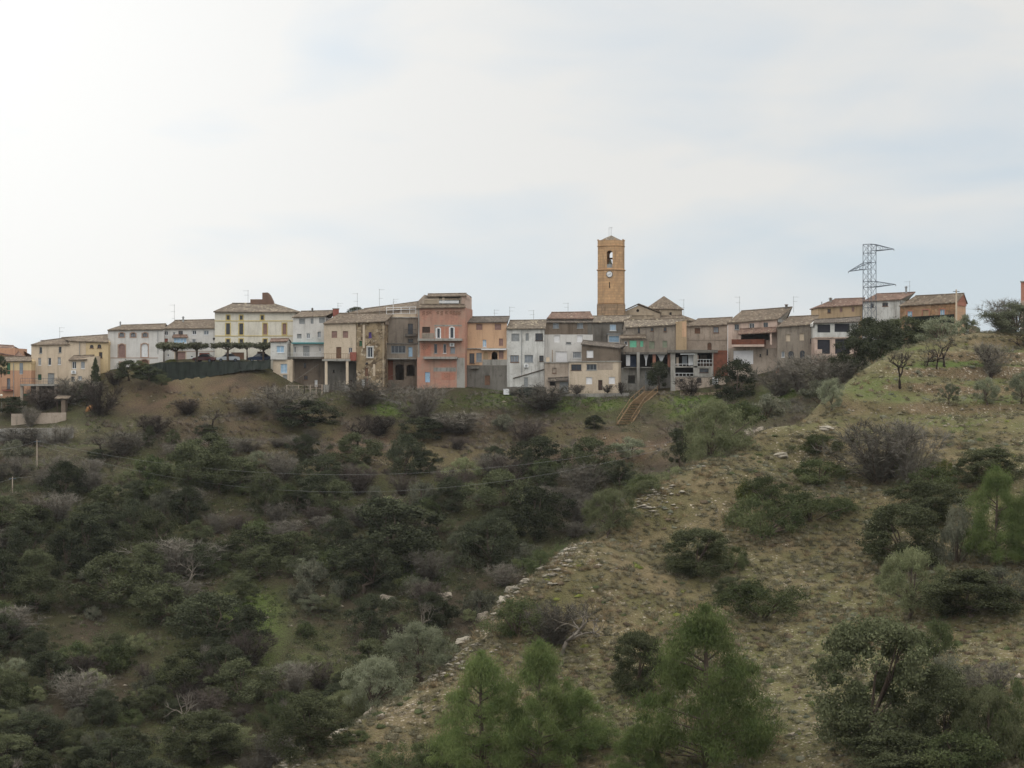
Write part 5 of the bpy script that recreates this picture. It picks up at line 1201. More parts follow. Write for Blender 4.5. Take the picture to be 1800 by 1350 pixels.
def domes(P, s, rng=RNG, sq=.6):
    n = len(P); q = np.arange(7)*2*math.pi/7; B = np.concatenate([np.stack([np.cos(q), np.sin(q), 0*q-.25], 1), np.stack([.75*np.cos(q+.4), .75*np.sin(q+.4), 0*q+.55], 1), [[0, 0, .95]]])
    Fb = np.array([(i, (i+1) % 7, 7+i) for i in range(7)]+[((i+1) % 7, 7+(i+1) % 7, 7+i) for i in range(7)]+[(7+i, 7+(i+1) % 7, 14) for i in range(7)])
    V = B[None]*(1+.2*rng.normal(size=(n, 15, 1)))*s[:, None, None]*np.array([1, 1, sq])+P[:, None]
    return V.reshape(-1, 3), (Fb[None]+np.arange(n)[:, None, None]*15).reshape(-1, 3)
def cushions(name, P, s, mat, label, per=34, size=.13):
    V1, F1 = leaves(P+np.array([0, 0, .2])*s[:, None], np.stack([s, s, s*.62], 1), per, size, .42, .5, shell=.6)
    V2, F2 = domes(P, s*.62); o = stuff(name, V1, F1, mat, label)
    me2 = np_mesh('h', V2, F2); b_ = __import__('bmesh').new(); b_.from_mesh(o.data); b_.from_mesh(me2); b_.to_mesh(o.data); b_.free(); bpy.data.meshes.remove(me2); return o
def clumps(n, rx, ry, z0, z1, rng, low=1.0, taper=0.0):
    """clump centres on an uneven dome between z0 and z1"""
    z = z0+(z1-z0)*rng.random(n)**low; f = (z-z0)/(z1-z0); w = np.sqrt(np.clip(1-np.abs(2*f-.9)**2.6*(.92), .05, 1))*(1-taper*f)
    q = rng.random(n)*2*math.pi; r = np.sqrt(rng.random(n))*.85+.12; lob = 1+.18*np.sin(q*2+rng.random()*6)+.12*np.sin(q*3+rng.random()*6)
    return np.stack([rx*w*r*lob*np.cos(q), ry*w*r*lob*np.sin(q), z], 1)
def limbs(m, C, h0, r0, rng, top):
    """trunk and limbs reaching towards clump centres"""
    wob = [Vector((rng.normal()*.1, rng.normal()*.1, 0)) for _ in range(5)]; T = [Vector((0, 0, -.4))]+[Vector((0, 0, h0*(i+1)/4))+wob[i]*(i+1)*.5 for i in range(4)]
    m.tube(T, [r0*1.25, r0, r0*.9, r0*.8, r0*.7], 7)
    for c in C:
        c = Vector(c); s = T[-1 if c.z > h0*1.2 else -2]; mid = s.lerp(c, .5)+Vector((rng.normal()*.15, rng.normal()*.15, .15)); m.tube([s, mid, c], [r0*.5, r0*.3, r0*.12], 4, False)
def proto(kind, seed):
    rng = np.random.default_rng(seed); t = MB(); tm = 'bark'
    hi = kind.endswith('_hi'); base = kind[:-3] if hi else kind; kk = 2.1 if hi else 1
    if base in ('oak', 'oak_dark'):
        n = int(46*kk); C = clumps(n, 2.3, 2.3, .25, 4.2, rng, .95); Rd = rng.uniform(.32, .85, n)*(.85 if hi else 1); V, Fc = leaves(C, np.stack([Rd, Rd, Rd*.8], 1), 330 if hi else 300, .105 if hi else .14, .6, rng=rng, shell=.35); limbs(t, C[:9], .9, .13, rng, 4)
    elif base in ('olive', 'green_olive'):
        n = int(44*kk); C = clumps(n, 2.2, 2.2, .6, 4.0, rng, .8); Rd = rng.uniform(.3, .7, n)*(.85 if hi else 1); V, Fc = leaves(C, Rd, 300 if hi else 190, .13 if hi else .2, .26, .5, rng=rng, shell=.2); limbs(t, C[:12], .9, .14, rng, 4)
    elif base == 'pine':
        n = int(80*(1.6 if hi else 1)); C = []
        for i in range(n):
            f = rng.random()**1.15; z = .7+f*5.6; w = 2.3*(1-f)**.5*(.35+.65*math.sqrt(rng.random()))*(1+.25*math.sin(z*3+i%3)); q = rng.random()*6.283; C.append((w*math.cos(q), w*math.sin(q), z+.25*rng.random()))
        C = np.array(C+[(0, 0, 6.7), (.1, .1, 6.3), (-.1, .1, 5.9)]); Rd = np.r_[rng.uniform(.34, .76, n), .25, .35, .4]; V, Fc = leaves(C, np.stack([Rd, Rd, Rd*1.1], 1), 400 if hi else 220, .17 if hi else .24, .13, .7, rng=rng, shell=.1)
        t.tube([(0, 0, -.4), (.05, 0, 2), (-.05, .05, 4.2), (0, 0, 6.6)], [.12, .1, .07, .03], 7)
        for c in C[:n:3]: t.tube([(0, 0, max(.4, c[2]-.7)), (c[0]*.5, c[1]*.5, c[2]-.35), tuple(c)], [.045, .03, .012], 4, False)
    elif base in ('shrub', 'shrub_gray', 'shrub_yellow'):
        n = 34; C = clumps(n, 1.15, 1.15, .1, 1.3, rng, 1.0); Rd = rng.uniform(.16, .42, n); V, Fc = leaves(C, Rd, 260 if hi else 120, .075 if hi else .14, .4, .4, rng=rng, shell=.2)
        for c in C[:7]: t.tube([(0, 0, -.2), tuple(Vector(c)*.5), tuple(c)], [.04, .03, .015], 4, False)
    elif kind == 'cypress':
        n = 60; z = np.linspace(.3, 4.5, n); w = .62*np.sin(np.clip((4.75-z)/4.6, 0, 1)*math.pi*.62)**.8; q = rng.random(n)*6.283; C = np.stack([w*.55*np.cos(q), w*.55*np.sin(q), z], 1)
        V, Fc = leaves(C, np.stack([w*.6, w*.6, .3+0*w], 1), 120, .16, .35, .8, rng=rng, shell=.4); t.tube([(0, 0, -.4), (0, 0, 4)], [.12, .03], 6)
    elif kind == 'plane':
        n = 26; q = rng.random(n)*6.283; r = np.sqrt(rng.random(n)); C = np.stack([1.7*r*np.cos(q), 1.3*r*np.sin(q), 2.9+.35*rng.random(n)-.15*r], 1); V, Fc = leaves(C, np.stack([np.full(n, .55), np.full(n, .55), rng.uniform(.25, .5, n)], 1), 130, .2, .6, rng=rng, shell=.3)
        t.tube([(0, 0, -.3), (.05, 0, 1.3), (0, 0, 2.5)], [.16, .13, .12], 7)
        for c in C[:8]: t.tube([(0, 0, 2.2), (c[0]*.5, c[1]*.5, 2.6), tuple(c)], [.09, .06, .04], 5, False)
    elif kind in ('bare', 'bare_dark'):
        # leafless shrub or small tree: fanning stems carrying fine twigs
        segs = []; nst = 20
        for i in range(nst):
            q = rng.random()*6.283; lean = rng.uniform(.15, .75); p = Vector((0, 0, -.2)); d = Vector((math.cos(q)*lean, math.sin(q)*lean, 1)).normalized(); pts = [p]
            for j in range(5): d = (d+Vector((rng.normal()*.14, rng.normal()*.14, .05))).normalized(); p = p+d*rng.uniform(.5, .75); pts.append(p)
            t.tube(pts, [.035, .03, .024, .018, .013, .007], 4, False); segs += [(pts[j], d) for j in range(1, 6) for _ in range(2)]
        A = []; B = []
        for p, d in segs:
            for _ in range(3):
                e = (d+Vector(rng.normal(size=3))*.55).normalized(); l = rng.uniform(.4, .9); mid = p+e*l; A.append(p); B.append(mid)
                for _ in range(8):
                    e2 = (e+Vector(rng.normal(size=3))*.6).normalized(); s = p.lerp(mid, rng.random()); A.append(s); B.append(s+e2*rng.uniform(.25, .6))
        A = np.array(A); B = np.array(B); W_ = rng.normal(size=A.shape); W_ /= np.linalg.norm(W_, axis=1)[:, None]; W_ *= .016
        V = np.stack([A-W_, A+W_, B], 1).reshape(-1, 3); Fc = np.arange(len(V)).reshape(-1, 3); tm = 'bark' if kind == 'bare' else 'dark_bark'
    elif kind in ('almond', 'pale_bare'):
        A = []; B = []
        def br(p, d, l, r_, dep):
            pts = [p]
            for _ in range(3): d = (d+Vector(rng.normal(size=3))*.2).normalized(); p = p+d*l/3; pts.append(p)
            t.tube(pts, [r_, r_*.88, r_*.75, r_*.62], 6)
            if dep == 0 or r_ < .02:
                for _ in range(9 if kind == 'almond' else 5): e = (d+Vector(rng.normal(size=3))*.5+Vector((0, 0, .25))).normalized(); s = pts[int(rng.integers(1, 4))]; A.append(s); B.append(s+e*rng.uniform(.3, .8))
                return
            for _ in range(3 if dep > 2 else 2):
                e = (d+Vector((rng.normal()*.75, rng.normal()*.75, .25+rng.normal()*.2))).normalized(); br(p, e, l*rng.uniform(.6, .85), r_*.62, dep-1)
        br(Vector((0, 0, -.2)), Vector((.1, 0, 1)), 1.2, .15, 4)
        A = np.array(A); B = np.array(B); W_ = rng.normal(size=A.shape); W_ /= np.linalg.norm(W_, axis=1)[:, None]; W_ *= .018
        V = np.stack([A-W_, A+W_, B], 1).reshape(-1, 3); Fc = np.arange(len(V)).reshape(-1, 3); tm = 'dark_bark' if kind == 'almond' else 'pale_bark'
    me = np_mesh('crown', V, Fc)
    lm = base; lm = {'cypress': 'oak_dark', 'almond': 'bare_dark', 'pale_bare': 'bare'}.get(kind, base)
    me.materials.append(MAT[lm]); tme = bpy.data.meshes.new('trunk'); tme.from_pydata(t.v, [], t.f); tme.materials.append(MAT[tm])
    tme.polygons.foreach_set('use_smooth', [True]*len(tme.polygons)); z = V[:, 2]
    return dict(crown=me, trunk=tme, h=float(np.quantile(z, .985)), w=float(np.quantile(V[:, 0], .975)-np.quantile(V[:, 0], .025)))
PROTO = {}
for k, n in dict(oak=3, oak_dark=3, olive=3, pine=3, shrub=3, shrub_gray=2, shrub_yellow=2, cypress=1, plane=2, bare=3, bare_dark=2, almond=4, pale_bare=2, oak_hi=3, oak_dark_hi=2, olive_hi=3, green_olive=2, green_olive_hi=2, pine_hi=4, shrub_hi=3, shrub_gray_hi=2, shrub_yellow_hi=1).items():
    PROTO[k] = [proto(k, 100*len(PROTO)+i) for i in range(n)]
NAME = dict(green_olive='olive_tree', oak='holm_oak', oak_dark='holm_oak', olive='olive_tree', pine='pine_tree', shrub='bush', shrub_gray='bush', shrub_yellow='bush', cypress='cypress_tree', plane='plane_tree', bare='leafless_bush', bare_dark='leafless_bush', almond='almond_tree', pale_bare='leafless_tree')
CAT = dict(holm_oak='tree', olive_tree='tree', pine_tree='tree', bush='bush', cypress_tree='tree', plane_tree='tree', leafless_bush='bush', almond_tree='tree', leafless_tree='tree')
cnt = [0]
def tree(kind, p, w, h, label, group=None, rz=None, var=None, tilt=0):
    """one plant: p is its foot, w and h its crown width and height in metres"""
    cnt[0] += 1; kp = kind+'_hi' if p[1] < 232 and kind+'_hi' in PROTO else kind; q = PROTO[kp][(cnt[0] if var is None else var) % len(PROTO[kp])]
    nm = NAME[kind]; r = empty(nm, (p[0], p[1], p[2]-.05), cnt[0]*2.4 if rz is None else rz); r.rotation_euler[1] = tilt
    r.scale = (w/q['w'], w/q['w'], h/q['h']); tag(r, label, CAT[nm], group)
    for k in ('trunk', 'crown'):
        o = bpy.data.objects.new(k if nm not in ('bush', 'leafless_bush') else {'trunk': 'stems', 'crown': 'foliage' if nm == 'bush' else 'twigs'}[k], q[k]); COL.objects.link(o); o.parent = r
    return r
def T(kind, uc, vb, wpx, hpx, label, group=None, D=None, **kw):
    """plant whose foot shows at photo pixel (uc, vb), wpx x hpx pixels large"""
    p = Vector(pt(uc, vb, D)) if D else cast(uc, vb); k = p.y/F; return tree(kind, p, wpx*k, hpx*k, label, group, **kw)

# --- named plants of the village
G = 'pollarded trees along the square'
for u, w, lb in ((288, 22, 'leftmost pollarded plane tree, dark and narrow, above the green netting'), (346, 48, 'wide pale crowned pollarded plane tree in front of the red garage'), (310, 46, 'flat pollarded plane tree under the glazed red roofed bay'),
                 (401, 50, 'broad dark pollarded plane tree in front of the white car'), (434, 26, 'small tufted pollarded plane tree in the middle of the cream villa front'), (463, 40, 'bright green pollarded plane tree beside the corner house')):
    x, y, z = on(u, 344.5); hh = (CY-602)*344.5/F-z; tree('plane', (x, y, z), w*344.5/F, hh, lb, G)
T('cypress', 167.5, 680, 13, 50, 'slim dark cypress beside the cream annex', D=343)
T('oak_dark', 226, 666, 40, 32, 'round dark bush at the left end of the green netting', D=339)
T('shrub_yellow', 302, 637, 18, 6, 'low yellow green hedge plant in front of the beige garage on the square', D=343)
T('oak_dark', 1158, 680, 44, 44, 'dark ivy like tree in front of the brick pillared gallery', D=340.5)
T('oak_dark_tall' if 0 else 'oak_dark', 1296, 708, 52, 74, 'dense dark evergreen below the white garage panel', D=330)
T('oak', 626, 560, 34, 20, 'tree top showing above the beige house roof', D=375)
T('bare', 1405, 690, 74, 62, 'tall leafless tree in front of the tan grey house', D=318); T('bare', 1446, 680, 70, 56, 'leafless grey tree below the two storey loggia', D=312)
T('bare', 1370, 700, 60, 55, 'leafless thicket right of the dense dark evergreen', D=322); T('bare_dark', 1215, 697, 44, 34, 'gnarled leafless vine below the open concrete frame', D=333)
for u, v, w, h, lb in ((1014, 692, 26, 16, 'small reddish twiggy bush left of the two white ground shutters'), (1068, 690, 22, 14, 'small twiggy bush right of the dark ground door'), (1092, 692, 14, 20, 'narrow twiggy bush at the right corner of the white shuttered house')): T('bare_dark', u, v, w, h, lb, D=335)
for u, v, w, h, D, k, lb in ((120, 712, 56, 46, 341, 'bare', 'leafless tree in front of the cream annex'), (80, 722, 60, 40, 340, 'bare_dark', 'dark leafless thicket beneath the concrete terrace'), (175, 745, 70, 75, 332, 'bare_dark', 'dark leafless tree on the brown bank under the cypress'),
       (262, 668, 34, 24, 336, 'oak_dark', 'ragged dark bush against the left part of the green netting'), (284, 676, 30, 18, 335, 'oak', 'low bush at the bottom of the green netting'), (246, 656, 26, 22, 337, 'oak', 'bush hiding the left corner of the green netting'),
       (20, 726, 44, 28, 337, 'oak_dark', 'dark bush behind the low beige wall at the left'), (150, 705, 40, 30, 341, 'oak_dark', 'dark bush at the foot of the cream annex'), (200, 676, 40, 24, 342, 'bare_dark', 'dark brushy thicket at the left foot of the arched white house'), (48, 786, 60, 34, 321, 'bare', 'leafless bush in front of the long grey retaining wall, left'), (104, 788, 54, 40, 321, 'bare', 'leafless bush in front of the long grey retaining wall, right'), (52, 752, 30, 36, 331, 'bare', 'thin leafless bush before the low beige wall'),
       (2, 660, 16, 34, 339, 'oak_dark', 'dark palm like shrub cut by the left photo edge')): T(k, u, v, w, h, lb, D=D)
# --- the dark grove and shrubs along the top of the near hill
for k, u, v, w, h, D, lb in (('oak_dark', 1545, 655, 110, 88, 292, 'biggest dark holm oak of the grove below the pylon'), ('oak_dark', 1500, 668, 70, 70, 286, 'dark holm oak at the lower left of the grove below the pylon'), ('oak', 1590, 632, 80, 72, 298, 'holm oak in the middle of the grove under the green screen'),
        ('oak_dark', 1525, 620, 70, 60, 305, 'holm oak hiding the foot of the pylon'), ('olive', 1656, 612, 66, 54, 290, 'pale round olive tree below the orange stone house'), ('olive', 1697, 592, 36, 38, 296, 'small thin olive beside the ridge utility pole'), ('oak', 1620, 618, 60, 52, 296, 'green oak between the grove and the pale round olive'),
        ('shrub', 1590, 640, 60, 26, 275, 'low green shrub on the hill edge under the grove'), ('bare', 1485, 684, 60, 48, 284, 'grey leafless thicket at the left foot of the grove'), ('shrub_gray', 1440, 704, 60, 34, 262, 'grey green scrub on the crest below the loggia'),
        ('olive', 1782, 590, 84, 56, 268, 'round olive bush on the skyline at the right edge'), ('bare', 1766, 590, 50, 62, 272, 'leafless tree top behind the skyline olive bush'), ('shrub_gray', 1835, 600, 80, 50, 262, 'scrub cut by the right photo edge on the skyline')): T(k, u, v, w, h, lb, D=D)
GA = 'almond trees on the terraces'
for u, v, w, h, lb, k in ((1582, 686, 40, 68, 'lone leaning almond tree, lowest left of the bare terrace trees', 'almond'), (1628, 646, 26, 42, 'leftmost almond of the dark cluster on the green terrace', 'almond'), (1647, 650, 30, 46, 'middle almond of the dark cluster, slightly nearer', 'almond'),
                       (1661, 645, 34, 56, 'rightmost and tallest almond of the dark cluster', 'almond'), (1742, 666, 56, 62, 'grey crowned almond tree standing alone right of the cluster', 'almond'), (1795, 612, 40, 24, 'low spreading almond by the right photo edge', 'almond')): T(k, u, v, w, h, lb, GA)
T('bare', 1742, 664, 56, 56, 'grey twiggy crown grown into the lone right almond tree')
GO = 'young olive trees on the terraces'
for u, v, w, h, lb in ((1462, 722, 40, 54, 'young olive on the crest terrace, leftmost of the small olives'), (1668, 712, 36, 34, 'small grey olive in the middle of the stony terrace'), (1735, 716, 40, 46, 'small grey olive right of the middle terrace olive'), (1796, 712, 46, 54, 'olive cut by the right photo edge on the stony terrace')): T('olive', u, v, w, h, lb, GO)
# --- big individual plants
BIG = [('green_olive', 1257, 832, 118, 124, 'large feathery olive green tree on the crest, tallest there', 219), ('oak_dark', 1195, 815, 50, 60, 'dark evergreen left behind the large crest tree', 235),
 ('shrub', 1310, 745, 60, 36, 'green scrub right of the large crest tree', 236), ('shrub_gray', 1345, 735, 70, 40, 'grey green scrub on the slope under the dense dark evergreen', 245),
 ('green_olive', 1190, 878, 60, 55, 'light green bush on the edge left of the large crest tree', 214), ('green_olive', 1140, 900, 66, 55, 'pale bush on the edge, second below the large crest tree', 209), ('green_olive', 1070, 940, 76, 78, 'round grey green olive bush on the edge in mid photo', 203),
 ('shrub', 1130, 870, 50, 34, 'green shrub behind the pale edge bushes', 222), ('shrub', 985, 985, 36, 28, 'small green edge shrub above the white rock outcrop', 198), ('shrub', 945, 1012, 60, 44, 'green edge shrub just above the white rock outcrop', 195),
 ('shrub', 910, 1118, 90, 62, 'dark green bush leaning on the stony edge below the rock outcrop', None), ('pale_bare', 985, 1152, 90, 100, 'thin leafless tree on the stony slope left of centre', None), ('bare', 975, 1140, 80, 78, 'brown twig bush around the thin leafless tree', None),
 ('olive', 738, 1198, 112, 100, 'rounded olive tree with dark trunk on the edge at bottom centre left', 182), ('olive', 665, 1262, 96, 104, 'paler olive tree just left of the rounded olive on the edge', 179), ('green_olive', 610, 1275, 70, 60, 'olive bush below left of the paler olive tree', 181),
 ('pine', 845, 1362, 150, 205, 'left pine of the bottom centre group', None), ('pine', 950, 1360, 130, 222, 'right pine of the bottom centre group, tallest of the pair', None), ('pine_b', 1020, 1330, 110, 115, 'low rounded pine right of the bottom centre pair', None),
 ('oak', 1122, 1222, 84, 108, 'dark green bush behind the big bottom pine, on its left', None), ('pine', 1240, 1350, 216, 268, 'biggest pine at the bottom, right of centre', None), ('pine_b', 1120, 1368, 90, 90, 'small pine at the left foot of the biggest pine', None),
 ('oak', 1535, 1325, 176, 226, 'large grey green holm oak at the lower right', None), ('oak', 1655, 1330, 120, 150, 'dark holm oak right of the large one at the lower right', None), ('green_olive', 1735, 1345, 110, 130, 'olive green bush near the lower right corner', None), ('shrub', 1690, 1368, 140, 80, 'dark scrub at the bottom edge near the right corner', None), ('oak', 1590, 1368, 170, 76, 'dark undergrowth at the foot of the large holm oak', None), ('shrub_gray', 1660, 1215, 90, 60, 'grey green scrub behind the lower right holm oaks', None), ('bare', 1745, 1225, 80, 60, 'brown twiggy bush above the lower right corner', None), ('shrub', 1790, 1330, 120, 130, 'dark bush cut by the lower right corner', None),
 ('shrub', 1640, 1160, 70, 66, 'bright green shrub behind the large holm oak', None), ('oak', 1585, 1000, 124, 106, 'dense rounded green bush at right centre', None), ('green_olive', 1600, 1092, 104, 120, 'light olive tree with a visible thin trunk at right centre', None),
 ('pine', 1752, 996, 96, 168, 'bright green pine near the right photo edge', None), ('pine', 1812, 1000, 90, 140, 'pine cut by the right photo edge', None), ('shrub_gray', 1680, 990, 70, 96, 'grey bush left of the bright right pine', None),
 ('bare', 1545, 852, 120, 108, 'tall grey leafless thicket in the middle of the right hill, left half', None), ('bare', 1600, 856, 90, 112, 'tall grey leafless thicket in the middle of the right hill, right half', None), ('shrub_yellow', 1585, 835, 40, 80, 'yellow green sapling inside the grey thicket', None),
 ('shrub', 1345, 880, 84, 40, 'dark green low bush with a yellow flank on the right hill', None), ('shrub_yellow', 1312, 880, 34, 30, 'yellow green shrub at the left of the dark low bush', None), ('shrub', 1340, 942, 130, 66, 'wide grey green bush patch at the centre of the right hill', None), ('shrub', 1425, 912, 120, 44, 'long low olive coloured bush right of the wide patch', None),
 ('oak', 1225, 1012, 96, 80, 'feathery dark bush left of the wide patch on the right hill', None), ('shrub', 1285, 1000, 60, 40, 'small dark bush beside the feathery bush', None), ('shrub', 1340, 1085, 130, 60, 'dark low bush in the middle of the stony right hill', None), ('oak', 1280, 1055, 40, 36, 'tiny dark bush above the biggest pine', None),
 ('oak', 1625, 920, 110, 70, 'dark green bush above the dense rounded bush', None), ('oak', 1740, 850, 130, 60, 'long dark bush near the right edge below the terraces', None), ('shrub', 1640, 870, 90, 44, 'green shrub between the grey thicket and the right edge', None), ('shrub_yellow', 1660, 845, 36, 34, 'small yellow green shrub right of the grey thicket', None), ('shrub', 1470, 905, 60, 30, 'low bush left of the grey thicket foot', None),
 ('shrub', 1440, 800, 70, 30, 'low scrub left of the grey thicket under the white patch', None), ('oak', 1705, 1085, 150, 80, 'broad brown green bush below the bright right pine', None), ('shrub_gray', 1755, 1060, 100, 60, 'grey green scrub near the right edge in the lower half', None), ('shrub', 1440, 850, 90, 40, 'dark low scrub left of the grey thicket', None),
 ('shrub', 700, 1362, 110, 50, 'brown green bush at the bottom edge left of the pines', None), ('shrub', 625, 1308, 44, 20, 'small round bush on the stones at bottom left', None), ('shrub', 780, 1364, 90, 60, 'green bush under the left bottom pine', None)]
for k, u, v, w, h, lb, D in BIG:
    if k == 'pine_b': T('pine', u, v, w, h, lb, D=D)
    else: T(k, u, v, w, h, lb, D=D)
FAR = [('oak', 333, 862, 80, 84, 'green tree standing out above the thicket, under the villa', 296), ('oak', 262, 784, 20, 34, 'small dark conical tree on the bare brown slope', None), ('oak', 302, 782, 20, 26, 'small dark bush right of the conical tree', None),
 ('oak', 467, 905, 56, 70, 'pointed green tree in the thicket, below the corner house', None), ('oak', 590, 912, 60, 66, 'green pointed tree in the thicket under the beige house', None), ('oak_dark', 680, 1000, 170, 118, 'biggest dark holm oak in the middle of the valley', None), ('oak_dark', 640, 1045, 90, 90, 'dark holm oak at the left foot of the biggest one', None),
 ('oak', 268, 985, 76, 84, 'pale topped oak in the left of the valley', None), ('oak_dark', 150, 985, 110, 80, 'broad dark oak near the left photo edge', None), ('oak_dark', 538, 752, 74, 46, 'dark bush alone on the bare slope under the stone house', None), ('bare', 500, 742, 90, 60, 'grey leafless bush left of the lone dark bush', None),
 ('bare', 738, 742, 90, 62, 'big grey leafless bush under the red brick house', None), ('oak_dark', 745, 775, 56, 38, 'dark bush beneath the big grey leafless bush', None), ('bare', 640, 716, 76, 46, 'leafless bush below the path railing', None), ('almond', 628, 792, 50, 56, 'dark bare tree alone on the track', None),
 ('bare', 812, 764, 80, 36, 'grey brown leafless bush under the apricot house', None), ('bare', 955, 722, 90, 44, 'grey leafless bush on the green bank below the garage house', None), ('oak_dark', 930, 840, 30, 50, 'slim dark evergreen on the track edge under the grey white house', None), ('oak', 365, 1345, 110, 90, 'pale green tree at the bottom edge of the valley', None),
 ('oak', 545, 1330, 130, 100, 'green tree at the bottom beside the stony edge', None), ('pale_bare', 303, 1298, 60, 90, 'pale bare tree near the bottom of the valley', None), ('pale_bare', 355, 1190, 30, 62, 'pale bare twin trunk in the lower valley', None), ('oak_dark', 860, 1000, 120, 90, 'dark oak thicket beside the stony edge, mid valley', None),
 ('oak_dark', 940, 950, 100, 90, 'dark oak in the gully left of the edge olives', None), ('almond', 470, 712, 36, 40, 'bare dark tree on the brown slope below the square', None), ('almond', 375, 760, 30, 40, 'small bare tree on the brown slope', None), ('almond', 180, 800, 30, 34, 'small bare tree below the retaining wall', None)]
for k, u, v, w, h, lb, D in FAR: T(k, u, v, w, h, lb, D=D)

# --- the thicket of the valley slope: every tree its own object
edge_u = [e[0] for e in EDGE]; edge_v = [e[1] for e in EDGE]
def edge(u): return np.interp(u, edge_u, edge_v, left=3000, right=500)
rs = random.Random(5); placed = [(u, v, w) for k, u, v, w, h, lb, D in FAR if w > 30]; cand = []
def try_(u, v, w, f):
    for a, b, c in placed:
        if abs(a-u) < (w+c)*f and math.hypot(a-u, (b-v)*1.9) < (w+c)*f: return False
    placed.append((u, v, w)); return True
for _ in range(5200):
    u = rs.uniform(-90, 1250); v = rs.uniform(705, 1400)
    if v > edge(u)-4: continue
    if u > 1120 or (u > 790 and v < 748): continue
    hill = v-(835 if u < 330 else 812 if u < 1000 else 770)
    if hill < 0:
        if u < 215 and v < 792: continue
        if rs.random() > .42: continue
        if u > 1060 and v < 770 and u < 1170: continue
        k = rs.choice(['bare', 'bare', 'bare', 'bare_dark', 'bare', 'shrub_gray', 'oak_dark'] if v > 725 else ['bare', 'bare', 'shrub']); w = rs.uniform(30, 66); h = w*rs.uniform(.5, .75)
        if k == 'oak_dark': w *= .6; h = w*.6
        h = min(h, v-702)
        if h < 13: continue
        w = min(w, h*2.2)
        f = .40
    else:
        k = rs.choice(['oak', 'oak', 'oak_dark', 'oak_dark', 'oak_dark', 'oak', 'bare', 'bare_dark', 'shrub_gray', 'bare', 'shrub', 'green_olive', 'olive'])
        if rs.random() < .05: k = 'pale_bare'
        w = rs.uniform(38, 90)*(1 if v < 1000 else 1.15); h = w*rs.uniform(.68, .98)
        if k in ('bare', 'bare_dark'): w *= .8; h = w*.8
        if k in ('pale_bare',): w *= .4; h = w*1.7
        if k in ('shrub_gray', 'olive', 'green_olive', 'shrub'): w *= .6; h = w*.75
        if u < 215 and v < 875:
            k = 'bare'; h = min(h, 34); w = 44
        if 430 < u < 520 and 1030 < v < 1130 or 560 < u < 620 and 1130 < v < 1200 or 730 < u < 790 and 960 < v < 1010: continue
        f = .33
    if try_(u, v, w, f): cand.append((k, u, v, w, h))
cand = cand[:290]
def where(u, v):
    lm = [(70, 'leftmost yellow house'), (238, 'arched white house'), (334, 'second white house'), (446, 'cream villa'), (540, 'tall white house'), (610, 'beige house'), (655, 'rubble house'), (706, 'terrace house'), (778, 'brick house'), (855, 'apricot house'), (925, 'whitish house'), (1000, 'garage house'), (1060, 'shuttered house'), (1150, 'gallery house'), (1225, 'ruined house')]
    n = min(lm, key=lambda q: abs(q[0]-u))[1]; rows = [(760, 'high on the bank'), (825, 'along the track'), (890, 'on the thicket edge'), (960, 'in the upper thicket'), (1040, 'in the mid valley'), (1130, 'in the lower valley'), (1230, 'low in the valley'), (2000, 'at the valley bottom')]
    return next(r for y, r in rows if v < y)+', under the '+n
KN = dict(shrub_yellow='yellow green bush', green_olive='light green tree', oak='green holm oak', oak_dark='dark holm oak', bare='grey leafless bush', bare_dark='dark leafless bush', shrub_gray='grey green bush', shrub='green bush', pale_bare='pale leafless tree', olive='olive green tree')
keys = {}
for c in cand: 
    sz = 'small' if c[3] < 45 else 'large' if c[3] > 85 else 'medium'; keys.setdefault((sz+' '+KN[c[0]]+' '+where(c[1], c[2])), []).append(c)
for kx, L in keys.items():
    L.sort(key=lambda c: c[1])
    for i, (k, u, v, w, h) in enumerate(L):
        lb = kx
        if len(L) > 1: lb = ('leftmost ' if i == 0 else 'rightmost ' if i == len(L)-1 else ('middle ', 'second ', 'third ', 'fourth ', 'fifth ')[0 if len(L) == 3 else min(i, 4)])+kx
        T(k, u, v, w, h, lb, 'trees and bushes of the valley slope')

# ------------------------------------------------------------------ ground cover
def scatter(n, u0, u1, v0, v1, near, dens=None, rng=RNG):
    """points of the ground inside the view, evenly spread over the surface"""
    y = rng.uniform(138, 345, n*3); x = rng.uniform(-110, 110, n*3); z = ground(x, y); u = x/y*F+CX; v = CY-z/y*F
    zn, zf = sheets(x, y); nm = zn > zf; ok = (nm == near) & (u > u0) & (u < u1) & (v > v0) & (v < v1)
    if dens is not None: ok &= rng.random(n*3) < dens(x, y, u, v)
    P = np.stack([x, y, z], 1)[ok][:n]; return P, u[ok][:n], v[ok][:n]
def stuff(name, V, Fc, mat, label=None): me = np_mesh(name, V, Fc); o = link_mesh(name, me, None, mat); tag(o, label, None, None, 'stuff'); return o
d1 = lambda x, y, u, v: np.clip(.75+1.3*fbm(x, y, 10, 3, 71), 0, 1)*np.where(v < 760, .3, 1)
P, u, v = scatter(8500, -200, 2060, 540, 1500, True, d1); s = RNG.uniform(.28, .62, len(P))
cushions('dry_grass', P, s, 'gray_tuft', 'grey beige tussocks covering the right hill', 40, .2)
P, u, v = scatter(18000, -200, 2060, 540, 1500, True, d1); s = RNG.uniform(.25, .7, len(P))
V, Fc = blades(P, s*.85, s*.95, 44, .04); stuff('dry_grass', V, Fc, 'gray_tuft', 'pale wiry grass over the right hill')
P, u, v = scatter(10500, -200, 2060, 540, 1500, True, lambda x, y, u, v: np.clip(.35+2*fbm(x, y, 17, 3, 171), 0, 1)*np.where(v < 760, .4, 1)); s = RNG.uniform(.25, .7, len(P))
V, Fc = blades(P, s*.8, s*.95, 44, .04); stuff('dry_grass', V, Fc, 'shrub_gray', 'grey green wiry grass over the right hill')
